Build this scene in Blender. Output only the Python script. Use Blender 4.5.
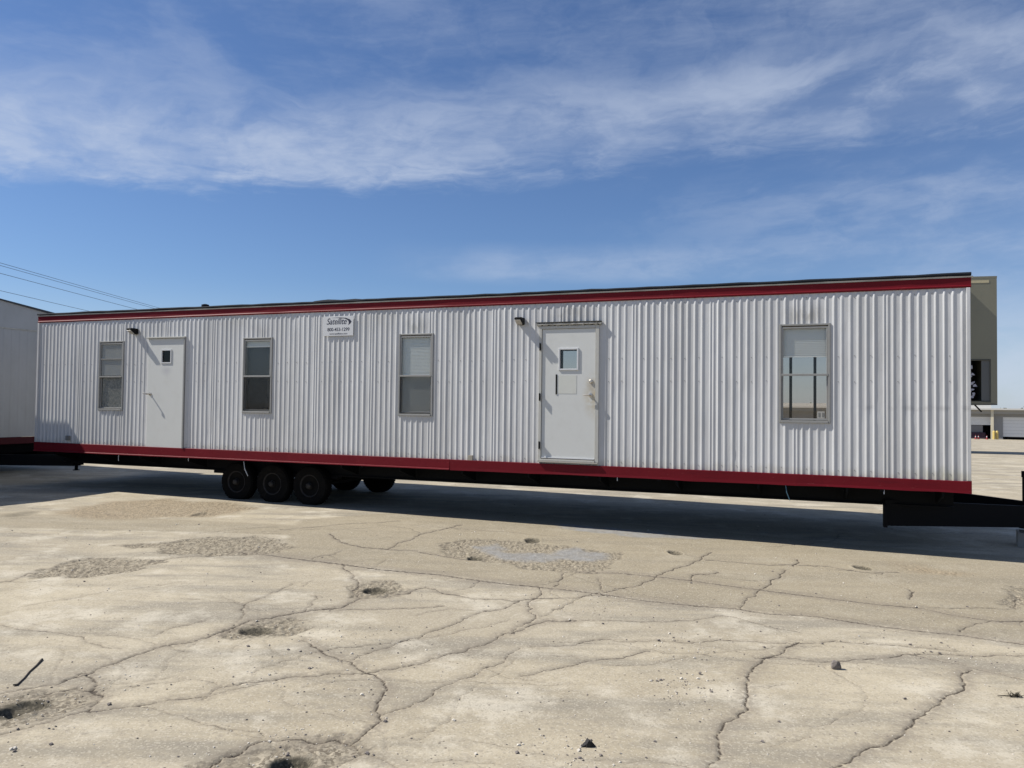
import bpy, math, random
import numpy as np
from mathutils import Vector
R_ = math.radians
for o in list(bpy.data.objects): bpy.data.objects.remove(o)
SC = bpy.context.scene
COL = SC.collection

# ---------------------------------------------------------------- camera
HCAM = 1.90
cam = bpy.data.cameras.new('camera'); cam_ob = bpy.data.objects.new('camera', cam); COL.objects.link(cam_ob)
P_, RO = 0.02723, 0.01176
from mathutils import Matrix
fw = Vector((0, math.cos(P_), math.sin(P_))); up0 = Vector((0, -math.sin(P_), math.cos(P_))); rt0 = Vector((1, 0, 0))
rt = math.cos(RO) * rt0 + math.sin(RO) * up0; up = -math.sin(RO) * rt0 + math.cos(RO) * up0
mw = Matrix(((rt.x, up.x, -fw.x, 0), (rt.y, up.y, -fw.y, 0), (rt.z, up.z, -fw.z, HCAM), (0, 0, 0, 1)))
cam_ob.matrix_world = mw
cam.sensor_fit = 'HORIZONTAL'; cam.sensor_width = 36.0; cam.lens = 36.0 * 769.0 / 1024.0
cam.clip_start = 0.05; cam.clip_end = 3000
SC.camera = cam_ob

# ---------------------------------------------------------------- sun and sky
SUN_TO = Vector((-0.643, 0.058, 0.700)).normalized()      # towards the sun
EL = math.asin(SUN_TO.z); AZ = math.atan2(SUN_TO.x, SUN_TO.y)
sun = bpy.data.lights.new('sun', 'SUN'); sun.energy = 4.7; sun.angle = R_(0.53); sun.color = (1.0, 0.95, 0.87)
sun_ob = bpy.data.objects.new('sun', sun); COL.objects.link(sun_ob)
sun_ob.rotation_euler = SUN_TO.to_track_quat('Z', 'Y').to_euler()

w = bpy.data.worlds.new('World'); SC.world = w; w.use_nodes = True
nt = w.node_tree; N = nt.nodes; L = nt.links; N.clear()
def wn(t, **k):
    n = N.new(t)
    for a, b in k.items(): setattr(n, a, b)
    return n
def wm(op, a, b=None, c=None, clamp=False):
    n = wn('ShaderNodeMath', operation=op); n.use_clamp = clamp
    for i, v in enumerate((a, b, c)):
        if v is None: continue
        if isinstance(v, (int, float)): n.inputs[i].default_value = v
        else: L.new(v, n.inputs[i])
    return n.outputs[0]
sky = wn('ShaderNodeTexSky', sky_type='NISHITA'); sky.sun_disc = False
sky.sun_elevation = EL; sky.sun_rotation = AZ; sky.altitude = 200; sky.air_density = 1.0; sky.dust_density = 0.3; sky.ozone_density = 2.6
tc = wn('ShaderNodeTexCoord'); sx = wn('ShaderNodeSeparateXYZ'); L.new(tc.outputs['Generated'], sx.inputs[0])
az = wm('ARCTAN2', sx.outputs[0], sx.outputs[1]); el = wm('ARCSINE', sx.outputs[2])
def comb(x, y, z=0.0):
    n = wn('ShaderNodeCombineXYZ')
    for i, v in enumerate((x, y, z)):
        if isinstance(v, (int, float)): n.inputs[i].default_value = v
        else: L.new(v, n.inputs[i])
    return n.outputs[0]
def noise(vec, scale, detail=8, rough=0.55, dist=0.0):
    n = wn('ShaderNodeTexNoise'); L.new(vec, n.inputs['Vector'])
    n.inputs['Scale'].default_value = scale; n.inputs['Detail'].default_value = detail
    n.inputs['Roughness'].default_value = rough; n.inputs['Distortion'].default_value = dist
    return n.outputs['Fac']
def smooth(v, a, b, lo=0.0, hi=1.0):
    n = wn('ShaderNodeMapRange', interpolation_type='SMOOTHSTEP'); L.new(v, n.inputs[0])
    for i, q in zip((1, 2, 3, 4), (a, b, lo, hi)): n.inputs[i].default_value = q
    return n.outputs[0]
# cirrus: a broken band rising gently to the right, thin veils above it, faint streaks low down
el2 = wm('SUBTRACT', el, wm('MULTIPLY', az, 0.05))
wv_ = comb(az, wm('MULTIPLY', el, 2.0), 3.1)
warp = wm('MULTIPLY', wm('SUBTRACT', noise(wv_, 3.0, 5), 0.5), 0.16)
warp2 = wm('MULTIPLY', wm('SUBTRACT', noise(comb(az, el, 9.4), 5.0, 5), 0.5), 0.20)
n1 = noise(comb(wm('ADD', az, warp2), wm('MULTIPLY', wm('ADD', el2, warp), 2.6), 0.6), 4.2, 12, 0.60, 0.2)
n2 = noise(comb(wm('MULTIPLY', wm('ADD', az, warp2), 1.3), wm('MULTIPLY', wm('SUBTRACT', el2, wm('MULTIPLY', warp, 0.5)), 5.5), 7.7), 9.0, 10, 0.62, 0.2)
n3 = noise(comb(az, wm('MULTIPLY', el, 1.6), 11.3), 2.2, 6, 0.5, 0.3)
puff = wm('ADD', wm('MULTIPLY', n1, 0.74), wm('MULTIPLY', n2, 0.26))
fib = smooth(puff, 0.36, 0.66)
ec = wm('ADD', wm('ADD', wm('ADD', wm('MULTIPLY', az, 0.085), wm('MULTIPLY', smooth(az, 0.20, 0.60), -0.035)), 0.320), wm('MULTIPLY', wm('SUBTRACT', n3, 0.5), 0.025))
dlo = wm('ADD', wm('SUBTRACT', el, ec), wm('MULTIPLY', wm('SUBTRACT', n2, 0.5), 0.07))
band = wm('MULTIPLY', smooth(dlo, -0.045, -0.005), smooth(dlo, 0.0, 0.10, 1.0, 0.0))
band = wm('MULTIPLY', band, smooth(az, -0.45, 0.30, 1.05, 0.66))
upper = wm('MULTIPLY', smooth(dlo, 0.0, 0.05), smooth(az, 0.0, 0.5, 0.75, 1.0))
low = wm('MULTIPLY', smooth(el, 0.150, 0.172), smooth(el, 0.180, 0.215, 1.0, 0.0))
low = wm('MULTIPLY', low, wm('MULTIPLY', smooth(az, -0.20, 0.0), smooth(az, 0.25, 0.50, 1.0, 0.4)))
rightl = wm('MULTIPLY', smooth(az, 0.25, 0.62), smooth(el, 0.02, 0.32, 1.0, 0.25))
m = wm('MULTIPLY', band, wm('ADD', wm('MULTIPLY', fib, 0.55), 0.16))
m = wm('ADD', m, wm('MULTIPLY', upper, wm('MULTIPLY', smooth(puff, 0.38, 0.70), 0.34)))
m = wm('ADD', m, wm('MULTIPLY', wm('MULTIPLY', wm('MULTIPLY', smooth(el, 0.17, 0.23), smooth(el, 0.24, 0.31, 1.0, 0.0)), smooth(az, 0.05, 0.35)), wm('MULTIPLY', smooth(puff, 0.42, 0.62), 0.22)))
m = wm('ADD', m, wm('MULTIPLY', low, wm('ADD', wm('MULTIPLY', fib, 0.34), 0.05)))
m = wm('ADD', m, wm('MULTIPLY', rightl, wm('ADD', wm('MULTIPLY', fib, 0.34), 0.14)))
m = wm('ADD', m, wm('MULTIPLY', smooth(el, 0.0, 0.16, 1.0, 0.0), 0.38))
m = wm('MINIMUM', m, 0.85)
mx = wn('ShaderNodeMix', data_type='RGBA'); L.new(m, mx.inputs[0])
tint = wn('ShaderNodeMix', data_type='RGBA', blend_type='MULTIPLY'); tint.inputs[0].default_value = 1.0
L.new(sky.outputs[0], tint.inputs[6]); tint.inputs[7].default_value = SKYTINT = (0.84, 0.99, 1.24, 1)
L.new(tint.outputs[2], mx.inputs[6]); mx.inputs[7].default_value = (7.0, 7.9, 9.6, 1)
bg = wn('ShaderNodeBackground'); L.new(mx.outputs[2], bg.inputs[0]); bg.inputs[1].default_value = 0.060
wo = wn('ShaderNodeOutputWorld'); L.new(bg.outputs[0], wo.inputs[0])

SC.view_settings.view_transform = 'Standard'; SC.view_settings.look = 'None'
SC.view_settings.exposure = 0.46; SC.view_settings.gamma = 1.0; SC.view_settings.use_curve_mapping = False
SC.render.engine = 'CYCLES'; SC.cycles.max_bounces = 8

# ---------------------------------------------------------------- helpers
class Mat:
    def __init__(s, name, color, rough=0.6, metal=0.0, spec=0.5):
        s.m = bpy.data.materials.new(name); s.m.use_nodes = True; s.t = s.m.node_tree; s.N = s.t.nodes; s.L = s.t.links
        s.b = s.N['Principled BSDF']; s.color = color
        s.b.inputs['Base Color'].default_value = (*color, 1); s.b.inputs['Roughness'].default_value = rough
        s.b.inputs['Metallic'].default_value = metal; s.b.inputs['Specular IOR Level'].default_value = spec
        s.tc = None; s.cur = None
    def obj(s):
        if s.tc is None: s.tc = s.N.new('ShaderNodeTexCoord')
        return s.tc.outputs['Object']
    def link(s, v, inp):
        if isinstance(v, (int, float)): inp.default_value = v
        elif isinstance(v, tuple): inp.default_value = v if len(v) == 4 else (*v, 1)
        else: s.L.new(v, inp)
    def map(s, scale=(1, 1, 1), loc=(0, 0, 0)):
        n = s.N.new('ShaderNodeMapping'); n.inputs['Scale'].default_value = scale; n.inputs['Location'].default_value = loc
        s.L.new(s.obj(), n.inputs[0]); return n.outputs[0]
    def noise(s, scale, detail=6, rough=0.55, stretch=(1, 1, 1), loc=(0, 0, 0), dist=0):
        n = s.N.new('ShaderNodeTexNoise'); s.L.new(s.map(stretch, loc), n.inputs['Vector'])
        n.inputs['Scale'].default_value = scale; n.inputs['Detail'].default_value = detail
        n.inputs['Roughness'].default_value = rough; n.inputs['Distortion'].default_value = dist
        return n.outputs['Fac']
    def voro(s, scale, out='Distance', stretch=(1, 1, 1), feature='F1'):
        n = s.N.new('ShaderNodeTexVoronoi'); n.feature = feature; s.L.new(s.map(stretch), n.inputs['Vector'])
        n.inputs['Scale'].default_value = scale; return n.outputs[out]
    def rng(s, v, a, b, lo=0.0, hi=1.0):
        n = s.N.new('ShaderNodeMapRange'); n.interpolation_type = 'SMOOTHSTEP'
        s.link(v, n.inputs[0])
        for i, q in zip((1, 2, 3, 4), (a, b, lo, hi)): n.inputs[i].default_value = q
        return n.outputs[0]
    def math(s, op, a, b=None, clamp=False):
        n = s.N.new('ShaderNodeMath'); n.operation = op; n.use_clamp = clamp; s.link(a, n.inputs[0])
        if b is not None: s.link(b, n.inputs[1])
        return n.outputs[0]
    def mix(s, fac, a, b, mode='MIX'):
        n = s.N.new('ShaderNodeMix'); n.data_type = 'RGBA'; n.blend_type = mode
        s.link(fac, n.inputs[0]); s.link(a, n.inputs[6]); s.link(b, n.inputs[7]); return n.outputs[2]
    def base(s, v): s.L.new(v, s.b.inputs['Base Color']); s.cur = v
    def over(s, fac, col):
        s.base(s.mix(fac, s.cur if s.cur is not None else s.color, col))
    def attr(s, name):
        n = s.N.new('ShaderNodeAttribute'); n.attribute_name = name; return n.outputs['Fac']
    def bump(s, v, strength=0.3, dist=0.01):
        n = s.N.new('ShaderNodeBump'); n.inputs['Strength'].default_value = strength; n.inputs['Distance'].default_value = dist
        s.L.new(v, n.inputs['Height'])
        if s.b.inputs['Normal'].is_linked: s.L.new(s.b.inputs['Normal'].links[0].from_socket, n.inputs['Normal'])
        s.L.new(n.outputs[0], s.b.inputs['Normal'])
    def sep(s):
        n = s.N.new('ShaderNodeSeparateXYZ'); s.L.new(s.obj(), n.inputs[0]); return n.outputs
    def spot(s, c, r, stretch=(1, 1, 1)):
        # soft-edged stain round a point of the object, radius r
        n = s.N.new('ShaderNodeVectorMath'); n.operation = 'SUBTRACT'; s.L.new(s.obj(), n.inputs[0]); n.inputs[1].default_value = c
        q = s.N.new('ShaderNodeVectorMath'); q.operation = 'MULTIPLY'; s.L.new(n.outputs[0], q.inputs[0]); q.inputs[1].default_value = stretch
        l = s.N.new('ShaderNodeVectorMath'); l.operation = 'LENGTH'; s.L.new(q.outputs[0], l.inputs[0])
        return s.rng(l.outputs['Value'], 0.0, r, 1.0, 0.0)

class MB:
    def __init__(s): s.v = []; s.f = []
    def quad(s, a, b, c, d): k = len(s.v); s.v += [a, b, c, d]; s.f.append((k, k + 1, k + 2, k + 3))
    def poly(s, pts): k = len(s.v); s.v += list(pts); s.f.append(tuple(range(k, k + len(pts))))
    def box(s, x0, x1, y0, y1, z0, z1):
        k = len(s.v)
        s.v += [(x, y, z) for z in (z0, z1) for y in (y0, y1) for x in (x0, x1)]
        for q in ((0, 2, 3, 1), (4, 5, 7, 6), (0, 1, 5, 4), (2, 6, 7, 3), (0, 4, 6, 2), (1, 3, 7, 5)): s.f.append(tuple(k + i for i in q))
        return s
    def prism(s, prof, x0, x1, axis='x'):
        # prof: closed loop of 2D points; extruded along an axis
        def P(t, p):
            if axis == 'x': return (t, p[0], p[1])
            if axis == 'y': return (p[0], t, p[1])
            return (p[0], p[1], t)
        k = len(s.v); n = len(prof)
        s.v += [P(x0, p) for p in prof] + [P(x1, p) for p in prof]
        for i in range(n):
            j = (i + 1) % n; s.f.append((k + i, k + j, k + n + j, k + n + i))
        s.f.append(tuple(k + i for i in reversed(range(n)))); s.f.append(tuple(k + n + i for i in range(n)))
        return s
    def tube(s, pts, rad, seg=8, cap=True):
        pts = [Vector(p) for p in pts]; rads = rad if isinstance(rad, (list, tuple)) else [rad] * len(pts)
        k = len(s.v); prev = None
        for i, p in enumerate(pts):
            d = (pts[min(i + 1, len(pts) - 1)] - pts[max(i - 1, 0)]).normalized()
            a = Vector((0, 0, 1)) if abs(d.z) < 0.9 else Vector((1, 0, 0))
            u = d.cross(a).normalized(); v = d.cross(u)
            for j in range(seg):
                t = 2 * math.pi * j / seg
                s.v.append(tuple(p + (u * math.cos(t) + v * math.sin(t)) * rads[i]))
        for i in range(len(pts) - 1):
            for j in range(seg):
                j2 = (j + 1) % seg; s.f.append((k + i * seg + j, k + i * seg + j2, k + (i + 1) * seg + j2, k + (i + 1) * seg + j))
        if cap:
            s.f.append(tuple(k + j for j in reversed(range(seg)))); e = k + (len(pts) - 1) * seg; s.f.append(tuple(e + j for j in range(seg)))
        return s
    def lathe(s, prof, c, axis='y', seg=32):
        # prof: list of (radius, offset along the axis)
        k = len(s.v); n = len(prof)
        for r, h in prof:
            for j in range(seg):
                t = 2 * math.pi * j / seg; a, b = r * math.cos(t), r * math.sin(t)
                s.v.append({'y': (c[0] + a, c[1] + h, c[2] + b), 'z': (c[0] + a, c[1] + b, c[2] + h), 'x': (c[0] + h, c[1] + a, c[2] + b)}[axis])
        for i in range(n - 1):
            for j in range(seg):
                j2 = (j + 1) % seg; s.f.append((k + i * seg + j, k + i * seg + j2, k + (i + 1) * seg + j2, k + (i + 1) * seg + j))
        s.f.append(tuple(k + j for j in range(seg))); s.f.append(tuple(k + (n - 1) * seg + j for j in reversed(range(seg))))
        return s
    def build(s, name, mat, parent=None, smooth=False, bevel=0.0, fix=True):
        me = bpy.data.meshes.new(name); me.from_pydata([tuple(q) for q in s.v], [], s.f)
        if fix:
            import bmesh
            b = bmesh.new(); b.from_mesh(me); bmesh.ops.recalc_face_normals(b, faces=b.faces); b.to_mesh(me); b.free()
        me.materials.append(mat.m if isinstance(mat, Mat) else mat)
        if smooth:
            me.polygons.foreach_set('use_smooth', [True] * len(me.polygons))
            try: me.set_sharp_from_angle(angle=R_(35))
            except Exception: pass
        o = bpy.data.objects.new(name, me); COL.objects.link(o)
        if parent: o.parent = parent
        if bevel:
            m = o.modifiers.new('b', 'BEVEL'); m.width = bevel; m.segments = 2; m.limit_method = 'ANGLE'
        return o
def tag(o, label=None, cat=None, group=None, kind=None):
    if label: o['label'] = label
    if cat: o['category'] = cat
    if group: o['group'] = group
    if kind: o['kind'] = kind
    return o
def empty(name, loc, rz=0.0):
    o = bpy.data.objects.new(name, None); COL.objects.link(o); o.location = loc; o.rotation_euler = (0, 0, rz); o.empty_display_size = 0.2
    return o
def copy_tree(o, parent=None):
    c = o.copy(); COL.objects.link(c); c.parent = parent
    for ch in list(o.children): copy_tree(ch, c)
    return c
def text_mesh(body, size, loc, parent, mat, name, shear=0.0, sx=1.0, bold=0.0):
    cu = bpy.data.curves.new('t', 'FONT'); cu.body = body; cu.size = size; cu.shear = shear; cu.align_x = 'CENTER'; cu.align_y = 'CENTER'
    cu.offset = bold; cu.extrude = 0.0005; cu.space_character = 0.95
    to = bpy.data.objects.new('t', cu); COL.objects.link(to)
    bpy.context.view_layer.update()
    me = bpy.data.meshes.new_from_object(to.evaluated_get(bpy.context.evaluated_depsgraph_get()))
    bpy.data.objects.remove(to)
    # text lies in XY facing +Z; stand it up to face -Y
    for v in me.vertices: v.co = (v.co.x * sx + loc[0], loc[1] - v.co.z, v.co.y + loc[2])
    me.materials.append(mat.m); o = bpy.data.objects.new(name, me); COL.objects.link(o); o.parent = parent
    return o
rnd = random.Random(7)

CRACKS = [
 (0.022, [(-3.4, 4.83), (-3.23, 4.93), (-3.11, 5.04), (-2.98, 5.11), (-2.93, 5.24), (-2.85, 5.46), (-2.76, 5.64), (-2.68, 5.82), (-2.54, 6.0), (-2.4, 6.16), (-2.34, 6.36), (-2.23, 6.66), (-2.07, 6.76), (-1.91, 6.93), (-1.78, 7.05), (-1.56, 7.13), (-1.48, 7.35), (-1.44, 7.53)]),
 (0.014, [(-2.97, 4.3), (-2.85, 4.37), (-2.76, 4.46), (-2.67, 4.56), (-2.55, 4.71), (-2.41, 4.75), (-2.28, 4.8), (-2.07, 4.91), (-1.91, 4.97), (-1.9, 5.11), (-1.71, 5.23), (-1.52, 5.33), (-1.34, 5.36), (-1.1, 5.42), (-0.94, 5.47), (-0.8, 5.56), (-0.62, 5.7), (-0.35, 5.95), (-0.11, 6.28), (0.02, 6.49), (0.22, 6.77), (0.34, 6.88), (0.6, 6.91)]),
 (0.02, [(-1.57, 3.94), (-1.55, 4.01), (-1.52, 4.15), (-1.43, 4.24), (-1.36, 4.36), (-1.22, 4.38), (-1.08, 4.35), (-0.97, 4.4), (-0.88, 4.35), (-0.83, 4.43), (-0.79, 4.57), (-0.78, 4.74), (-0.81, 5.0), (-0.81, 5.18), (-0.91, 5.38), (-1.04, 5.49), (-1.15, 5.67), (-1.24, 5.71), (-1.42, 5.9), (-1.56, 6.07), (-1.63, 6.15)]),
 (0.011, [(-0.77, 4.72), (-0.69, 4.81), (-0.58, 4.94), (-0.36, 5.33), (-0.19, 5.56), (-0.03, 5.8), (0.09, 6.07)]),
 (0.01, [(-1.15, 5.67), (-1.1, 5.81), (-0.98, 5.98), (-0.86, 6.18), (-0.72, 6.29), (-0.56, 6.57), (-0.41, 6.88), (-0.13, 7.21), (0.1, 7.56)]),
 (0.006, [(-1.77, 5.42), (-1.56, 5.71), (-1.42, 5.9), (-1.17, 6.02), (-1.05, 6.07), (-0.79, 6.22)]),
 (0.02, [(-3.39, 9.7), (-2.87, 9.46), (-2.03, 9.07), (-1.42, 8.78), (-0.81, 8.62), (0.02, 8.22), (0.52, 8.06), (1.01, 7.83), (1.36, 7.63), (1.77, 7.48), (2.18, 7.38), (2.41, 7.23), (2.84, 7.16), (3.19, 6.96), (3.56, 6.78), (3.9, 6.69), (4.29, 6.46), (4.76, 6.25)]),
 (0.014, [(0.81, 8.93), (1.25, 8.87), (1.63, 8.72), (1.99, 8.55), (2.32, 8.35), (2.72, 8.14), (3.28, 7.85), (3.68, 7.66), (4.04, 7.57), (4.18, 7.37), (4.35, 7.25), (4.53, 7.16), (4.78, 7.2), (4.99, 7.02)]),
 (0.01, [(3.94, 6.79), (4.28, 7.08), (4.47, 7.21)]),
 (0.012, [(2.21, 7.39), (2.34, 7.71), (2.7, 8.24), (2.79, 8.37), (3.12, 8.91), (3.29, 9.22)]),
 (0.018, [(1.6, 4.06), (1.73, 4.15), (1.91, 4.29), (2.19, 4.48), (2.39, 4.67), (2.51, 4.82), (2.7, 4.98), (2.89, 5.18), (3.14, 5.36), (3.45, 5.77)]),
 (0.012, [(1.88, 5.95), (1.99, 5.95), (2.27, 5.91), (2.59, 5.92), (2.88, 6.01), (3.17, 6.12), (3.29, 5.98), (3.48, 5.8), (3.71, 5.58), (3.9, 5.4)]),
 (0.009, [(3.15, 6.1), (3.62, 6.11), (4.09, 6.16), (4.53, 6.16)]),
 (0.009, [(0.17, 6.12), (0.49, 6.17), (0.77, 6.36), (1.05, 6.32), (1.49, 6.3), (1.83, 6.39), (2.11, 6.33), (2.52, 6.37), (2.71, 6.44), (3.0, 6.38), (3.36, 6.3), (3.64, 6.23)]),
 (0.018, [(0.99, 4.01), (1.05, 4.12), (1.18, 4.36), (1.29, 4.66), (1.43, 4.84), (1.56, 5.08), (1.68, 5.44), (1.8, 5.71), (2.0, 5.98), (2.19, 6.16), (2.39, 6.38)]),
 (0.014, [(0.3, 8.15), (0.18, 7.41), (0.24, 6.96), (0.02, 6.46)]),
 (0.01, [(0.99, 8.59), (0.98, 7.93), (1.41, 8.31), (1.62, 8.67), (1.92, 9.09), (2.44, 9.81), (2.69, 10.28)]),
 (0.01, [(0.47, 8.17), (0.61, 8.81)]),
 (0.012, [(2.02, 8.54), (2.09, 8.84), (2.44, 9.03)]),
 (0.008, [(-4.36, 6.38), (-4.1, 6.36), (-3.82, 6.25), (-3.52, 6.17), (-3.28, 6.03), (-2.91, 5.85)]),
 (0.009, [(-2.82, 6.19), (-2.78, 6.38), (-2.59, 6.64)]),
 (0.01, [(-2.4, 7.33), (-2.35, 7.65), (-2.26, 8.06)]),
 (0.01, [(-2.16, 6.6), (-2.05, 6.79), (-1.85, 6.97), (-1.86, 7.32), (-1.89, 7.55)]),
 (0.012, [(-1.58, 10.03), (-1.34, 10.8), (-1.09, 11.51), (-0.75, 12.13)]),
 (0.012, [(-2.57, 11.03), (-2.3, 10.46), (-1.58, 9.98), (-1.2, 9.93), (-0.75, 9.59), (-0.49, 9.43)]),
 (0.01, [(-2.36, 9.26), (-2.14, 9.81)]),
 (0.01, [(0.08, 5.45), (0.25, 5.58), (0.6, 5.81), (0.83, 5.88), (1.11, 6.07)]),
 (0.008, [(-0.46, 7.67), (0.02, 7.55), (0.67, 7.7), (0.96, 7.82)]),
 (0.006, [(0.31, 6.87), (0.72, 6.92), (1.17, 6.88), (1.65, 6.95), (1.98, 7.13), (2.27, 6.81), (2.5, 6.66)]),
 (0.01, [(2.46, 9.73), (3.17, 9.5), (3.95, 9.47), (4.32, 9.16), (4.66, 9.24)]),
 (0.01, [(3.46, 9.42), (3.69, 9.94)]),
 (0.01, [(4.32, 8.35), (4.23, 8.14), (4.09, 7.92)]),
 (0.006, [(4.12, 7.61), (4.52, 7.6), (5.01, 7.65), (5.37, 8.15)]),
 (0.012, [(-5.24, 7.8), (-5.18, 7.86), (-5.11, 8.04), (-5.14, 8.32)]),
 (0.014, [(-1.97, 9.07), (-1.78, 8.64), (-1.58, 8.12), (-1.59, 7.86), (-1.44, 7.53)]),
 (0.012, [(-1.24, 7.56), (-1.02, 7.76), (-0.87, 8.01), (-0.46, 7.67)]),
 (0.012, [(-2.29, 6.36), (-2.32, 6.56), (-2.33, 6.77), (-2.43, 7.0), (-2.45, 7.24), (-2.38, 7.36)]),
 (0.008, [(-1.54, 7.06), (-1.19, 7.13), (-0.83, 7.22), (-0.61, 7.31)]),
 (0.008, [(-3.37, 11.32), (-2.99, 11.55), (-2.49, 12.0), (-1.77, 12.41)]),
 (0.007, [(-4.21, 9.05), (-3.74, 9.34), (-3.08, 9.54)]),
 (0.01, [(-1.94, 4.9), (-1.84, 5.04), (-1.65, 5.2)]),
 (0.006, [(-2.28, 4.8), (-2.08, 4.71), (-1.81, 4.57), (-1.55, 4.49), (-1.43, 4.47), (-1.35, 4.38)]),
 (0.006, [(0.93, 7.95), (0.58, 7.48), (0.28, 7.0)]),
 (0.016, [(-2.98, 5.11), (-2.91, 5.34), (-2.72, 5.14), (-2.7, 5.03), (-2.56, 4.92), (-2.55, 4.71)]),
 (0.012, [(-3.1, 4.75), (-3.06, 4.88), (-2.97, 4.98), (-2.82, 5.06), (-2.66, 5.03)]),
 (0.01, [(-0.88, 4.35), (-0.79, 4.23), (-0.65, 4.12), (-0.55, 4.01)]),
 (0.008, [(-0.89, 4.04), (-0.86, 4.13), (-0.79, 4.23)]),
]
PATCHES = {
 'gravel': [[(-5.15, 8.25), (-5.07, 8.58), (-5.1, 8.96), (-4.65, 9.16), (-4.11, 9.12), (-4.08, 8.68), (-4.26, 8.4), (-4.47, 8.21), (-4.74, 8.12), (-4.96, 8.1)], [(-5.03, 9.89), (-4.54, 10.15), (-4.36, 10.45), (-3.57, 10.7), (-3.09, 10.44), (-2.82, 10.03), (-3.05, 9.6), (-3.55, 9.36), (-4.08, 9.46), (-4.44, 9.74)], [(-0.94, 10.39), (-0.74, 10.71), (-0.1, 10.87), (0.68, 10.49), (1.43, 10.08), (1.18, 9.13), (0.91, 8.78), (0.22, 9.04), (-0.37, 9.44), (-0.69, 9.66)], [(-1.56, 4.03), (-1.52, 4.15), (-1.43, 4.24), (-1.35, 4.35), (-0.97, 4.38), (-0.88, 4.35), (-0.8, 4.23), (-0.85, 3.97), (-1.52, 3.91)], [(-3.22, 4.84), (-3.02, 5.01), (-2.82, 5.06), (-2.65, 5.0), (-2.56, 4.77), (-2.69, 4.62), (-2.87, 4.49), (-3.01, 4.43)], [(-2.37, 6.33), (-2.25, 6.59), (-1.9, 6.71), (-1.72, 6.51), (-1.77, 6.26), (-2.07, 6.19), (-2.27, 6.2)], [(-1.65, 7.98), (-1.44, 8.27), (-1.07, 7.95), (-1.15, 7.61), (-1.46, 7.58)], [(5.06, 7.95), (5.48, 8.42), (5.87, 8.73), (5.47, 7.99), (5.04, 7.72)]],
 'brown': [[(-7.32, 12.52), (-7.4, 13.24), (-7.24, 13.99), (-6.58, 14.65), (-5.33, 14.3), (-4.35, 13.63), (-4.54, 12.69), (-5.13, 12.27), (-6.04, 12.04), (-6.82, 12.04)], [(4.91, 9.73), (5.24, 9.64), (5.55, 9.33), (5.26, 9.13), (4.88, 9.32)]],
 'blue': [[(-0.47, 10.36), (-0.14, 10.55), (-0.05, 10.13), (0.4, 9.97), (0.84, 10.44), (1.26, 9.99), (1.19, 9.66), (0.38, 9.48), (-0.09, 9.53), (-0.41, 10.02)], [(0.72, 12.43), (1.42, 12.21), (2.68, 11.53), (3.05, 11.23), (1.91, 11.35), (0.91, 11.76)]],
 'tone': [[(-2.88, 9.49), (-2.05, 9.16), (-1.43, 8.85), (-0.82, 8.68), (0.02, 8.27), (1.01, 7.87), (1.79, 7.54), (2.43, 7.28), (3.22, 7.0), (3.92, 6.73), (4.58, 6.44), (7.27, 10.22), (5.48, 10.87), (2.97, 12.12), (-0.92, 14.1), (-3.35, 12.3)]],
}
HOLES = [(-1.362, 7.837, 0.11, 0.126, 0.05), (-2.08, 6.375, 0.121, 0.113, 0.05), (-2.946, 4.77, 0.089, 0.063, 0.045), (-2.994, 4.675, 0.082, 0.057, 0.04), (-1.144, 4.096, 0.088, 0.053, 0.06), (2.167, 10.157, 0.108, 0.154, 0.04), (0.32, 10.835, 0.127, 0.197, 0.04), (-0.432, 9.56, 0.123, 0.17, 0.04), (4.306, 9.433, 0.115, 0.149, 0.03), (0.255, 10.445, 0.054, 0.082, 0.02), (-7.801, 12.336, 0.205, 0.392, 0.02), (-5.114, 12.723, 0.14, 0.271, 0.02)]

# ---------------------------------------------------------------- ground
def gz(X, Y):
    """ground height: nearly flat yard, falling gently away beyond 25 m"""
    X = np.asarray(X, float); Y = np.asarray(Y, float)
    z = -0.0086 * np.clip(X, -80, 80)
    z = z - 1.6 * np.clip((Y - 25) / 85.0, 0, 1)
    return z
def lat(seed, n=256):
    return np.random.RandomState(seed).rand(n, n)
def vnoise(X, Y, scale, seed):
    g = lat(seed); x = X * scale; y = Y * scale
    xi = np.floor(x).astype(int); yi = np.floor(y).astype(int); fx = x - xi; fy = y - yi
    fx = fx * fx * (3 - 2 * fx); fy = fy * fy * (3 - 2 * fy); a = lambda i, j: g[(xi + i) % 256, (yi + j) % 256]
    return (a(0, 0) * (1 - fx) + a(1, 0) * fx) * (1 - fy) + (a(0, 1) * (1 - fx) + a(1, 1) * fx) * fy
def fbm(X, Y, scale, seed, oct=4):
    s = 0; t = 0; amp = 1.0
    for k in range(oct):
        s = s + amp * vnoise(X, Y, scale * 2 ** k, seed + k); t += amp; amp *= 0.5
    return s / t
def frac_line(pts, rs, rough=0.085, tol=0.05):
    pts = [np.array(p, float) for p in pts]
    out = [pts[0]]
    def sub(a, b):
        d = b - a; l = np.hypot(*d)
        if l < tol: out.append(b); return
        m = (a + b) / 2 + np.array([-d[1], d[0]]) * rs.uniform(-1, 1) * rough * (1.0 if l > .3 else 1.7)
        sub(a, m); sub(m, b)
    for a, b in zip(pts[:-1], pts[1:]): sub(a, b)
    return np.array(out)
def growing(a, b, d0, g):
    v = [a]; d = d0
    while v[-1] < b: d *= g; v.append(v[-1] + d)
    return v
xs = np.concatenate([-np.array(growing(5.4, 600, .012, 1.035))[:0:-1], np.arange(-5.4, 5.4001, .012), np.array(growing(5.4, 600, .012, 1.035))[1:]])
yb = [3.5]
while yb[-1] < 19: yb.append(yb[-1] + .0009 * yb[-1] ** 1.55 + 0.003)
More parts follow.
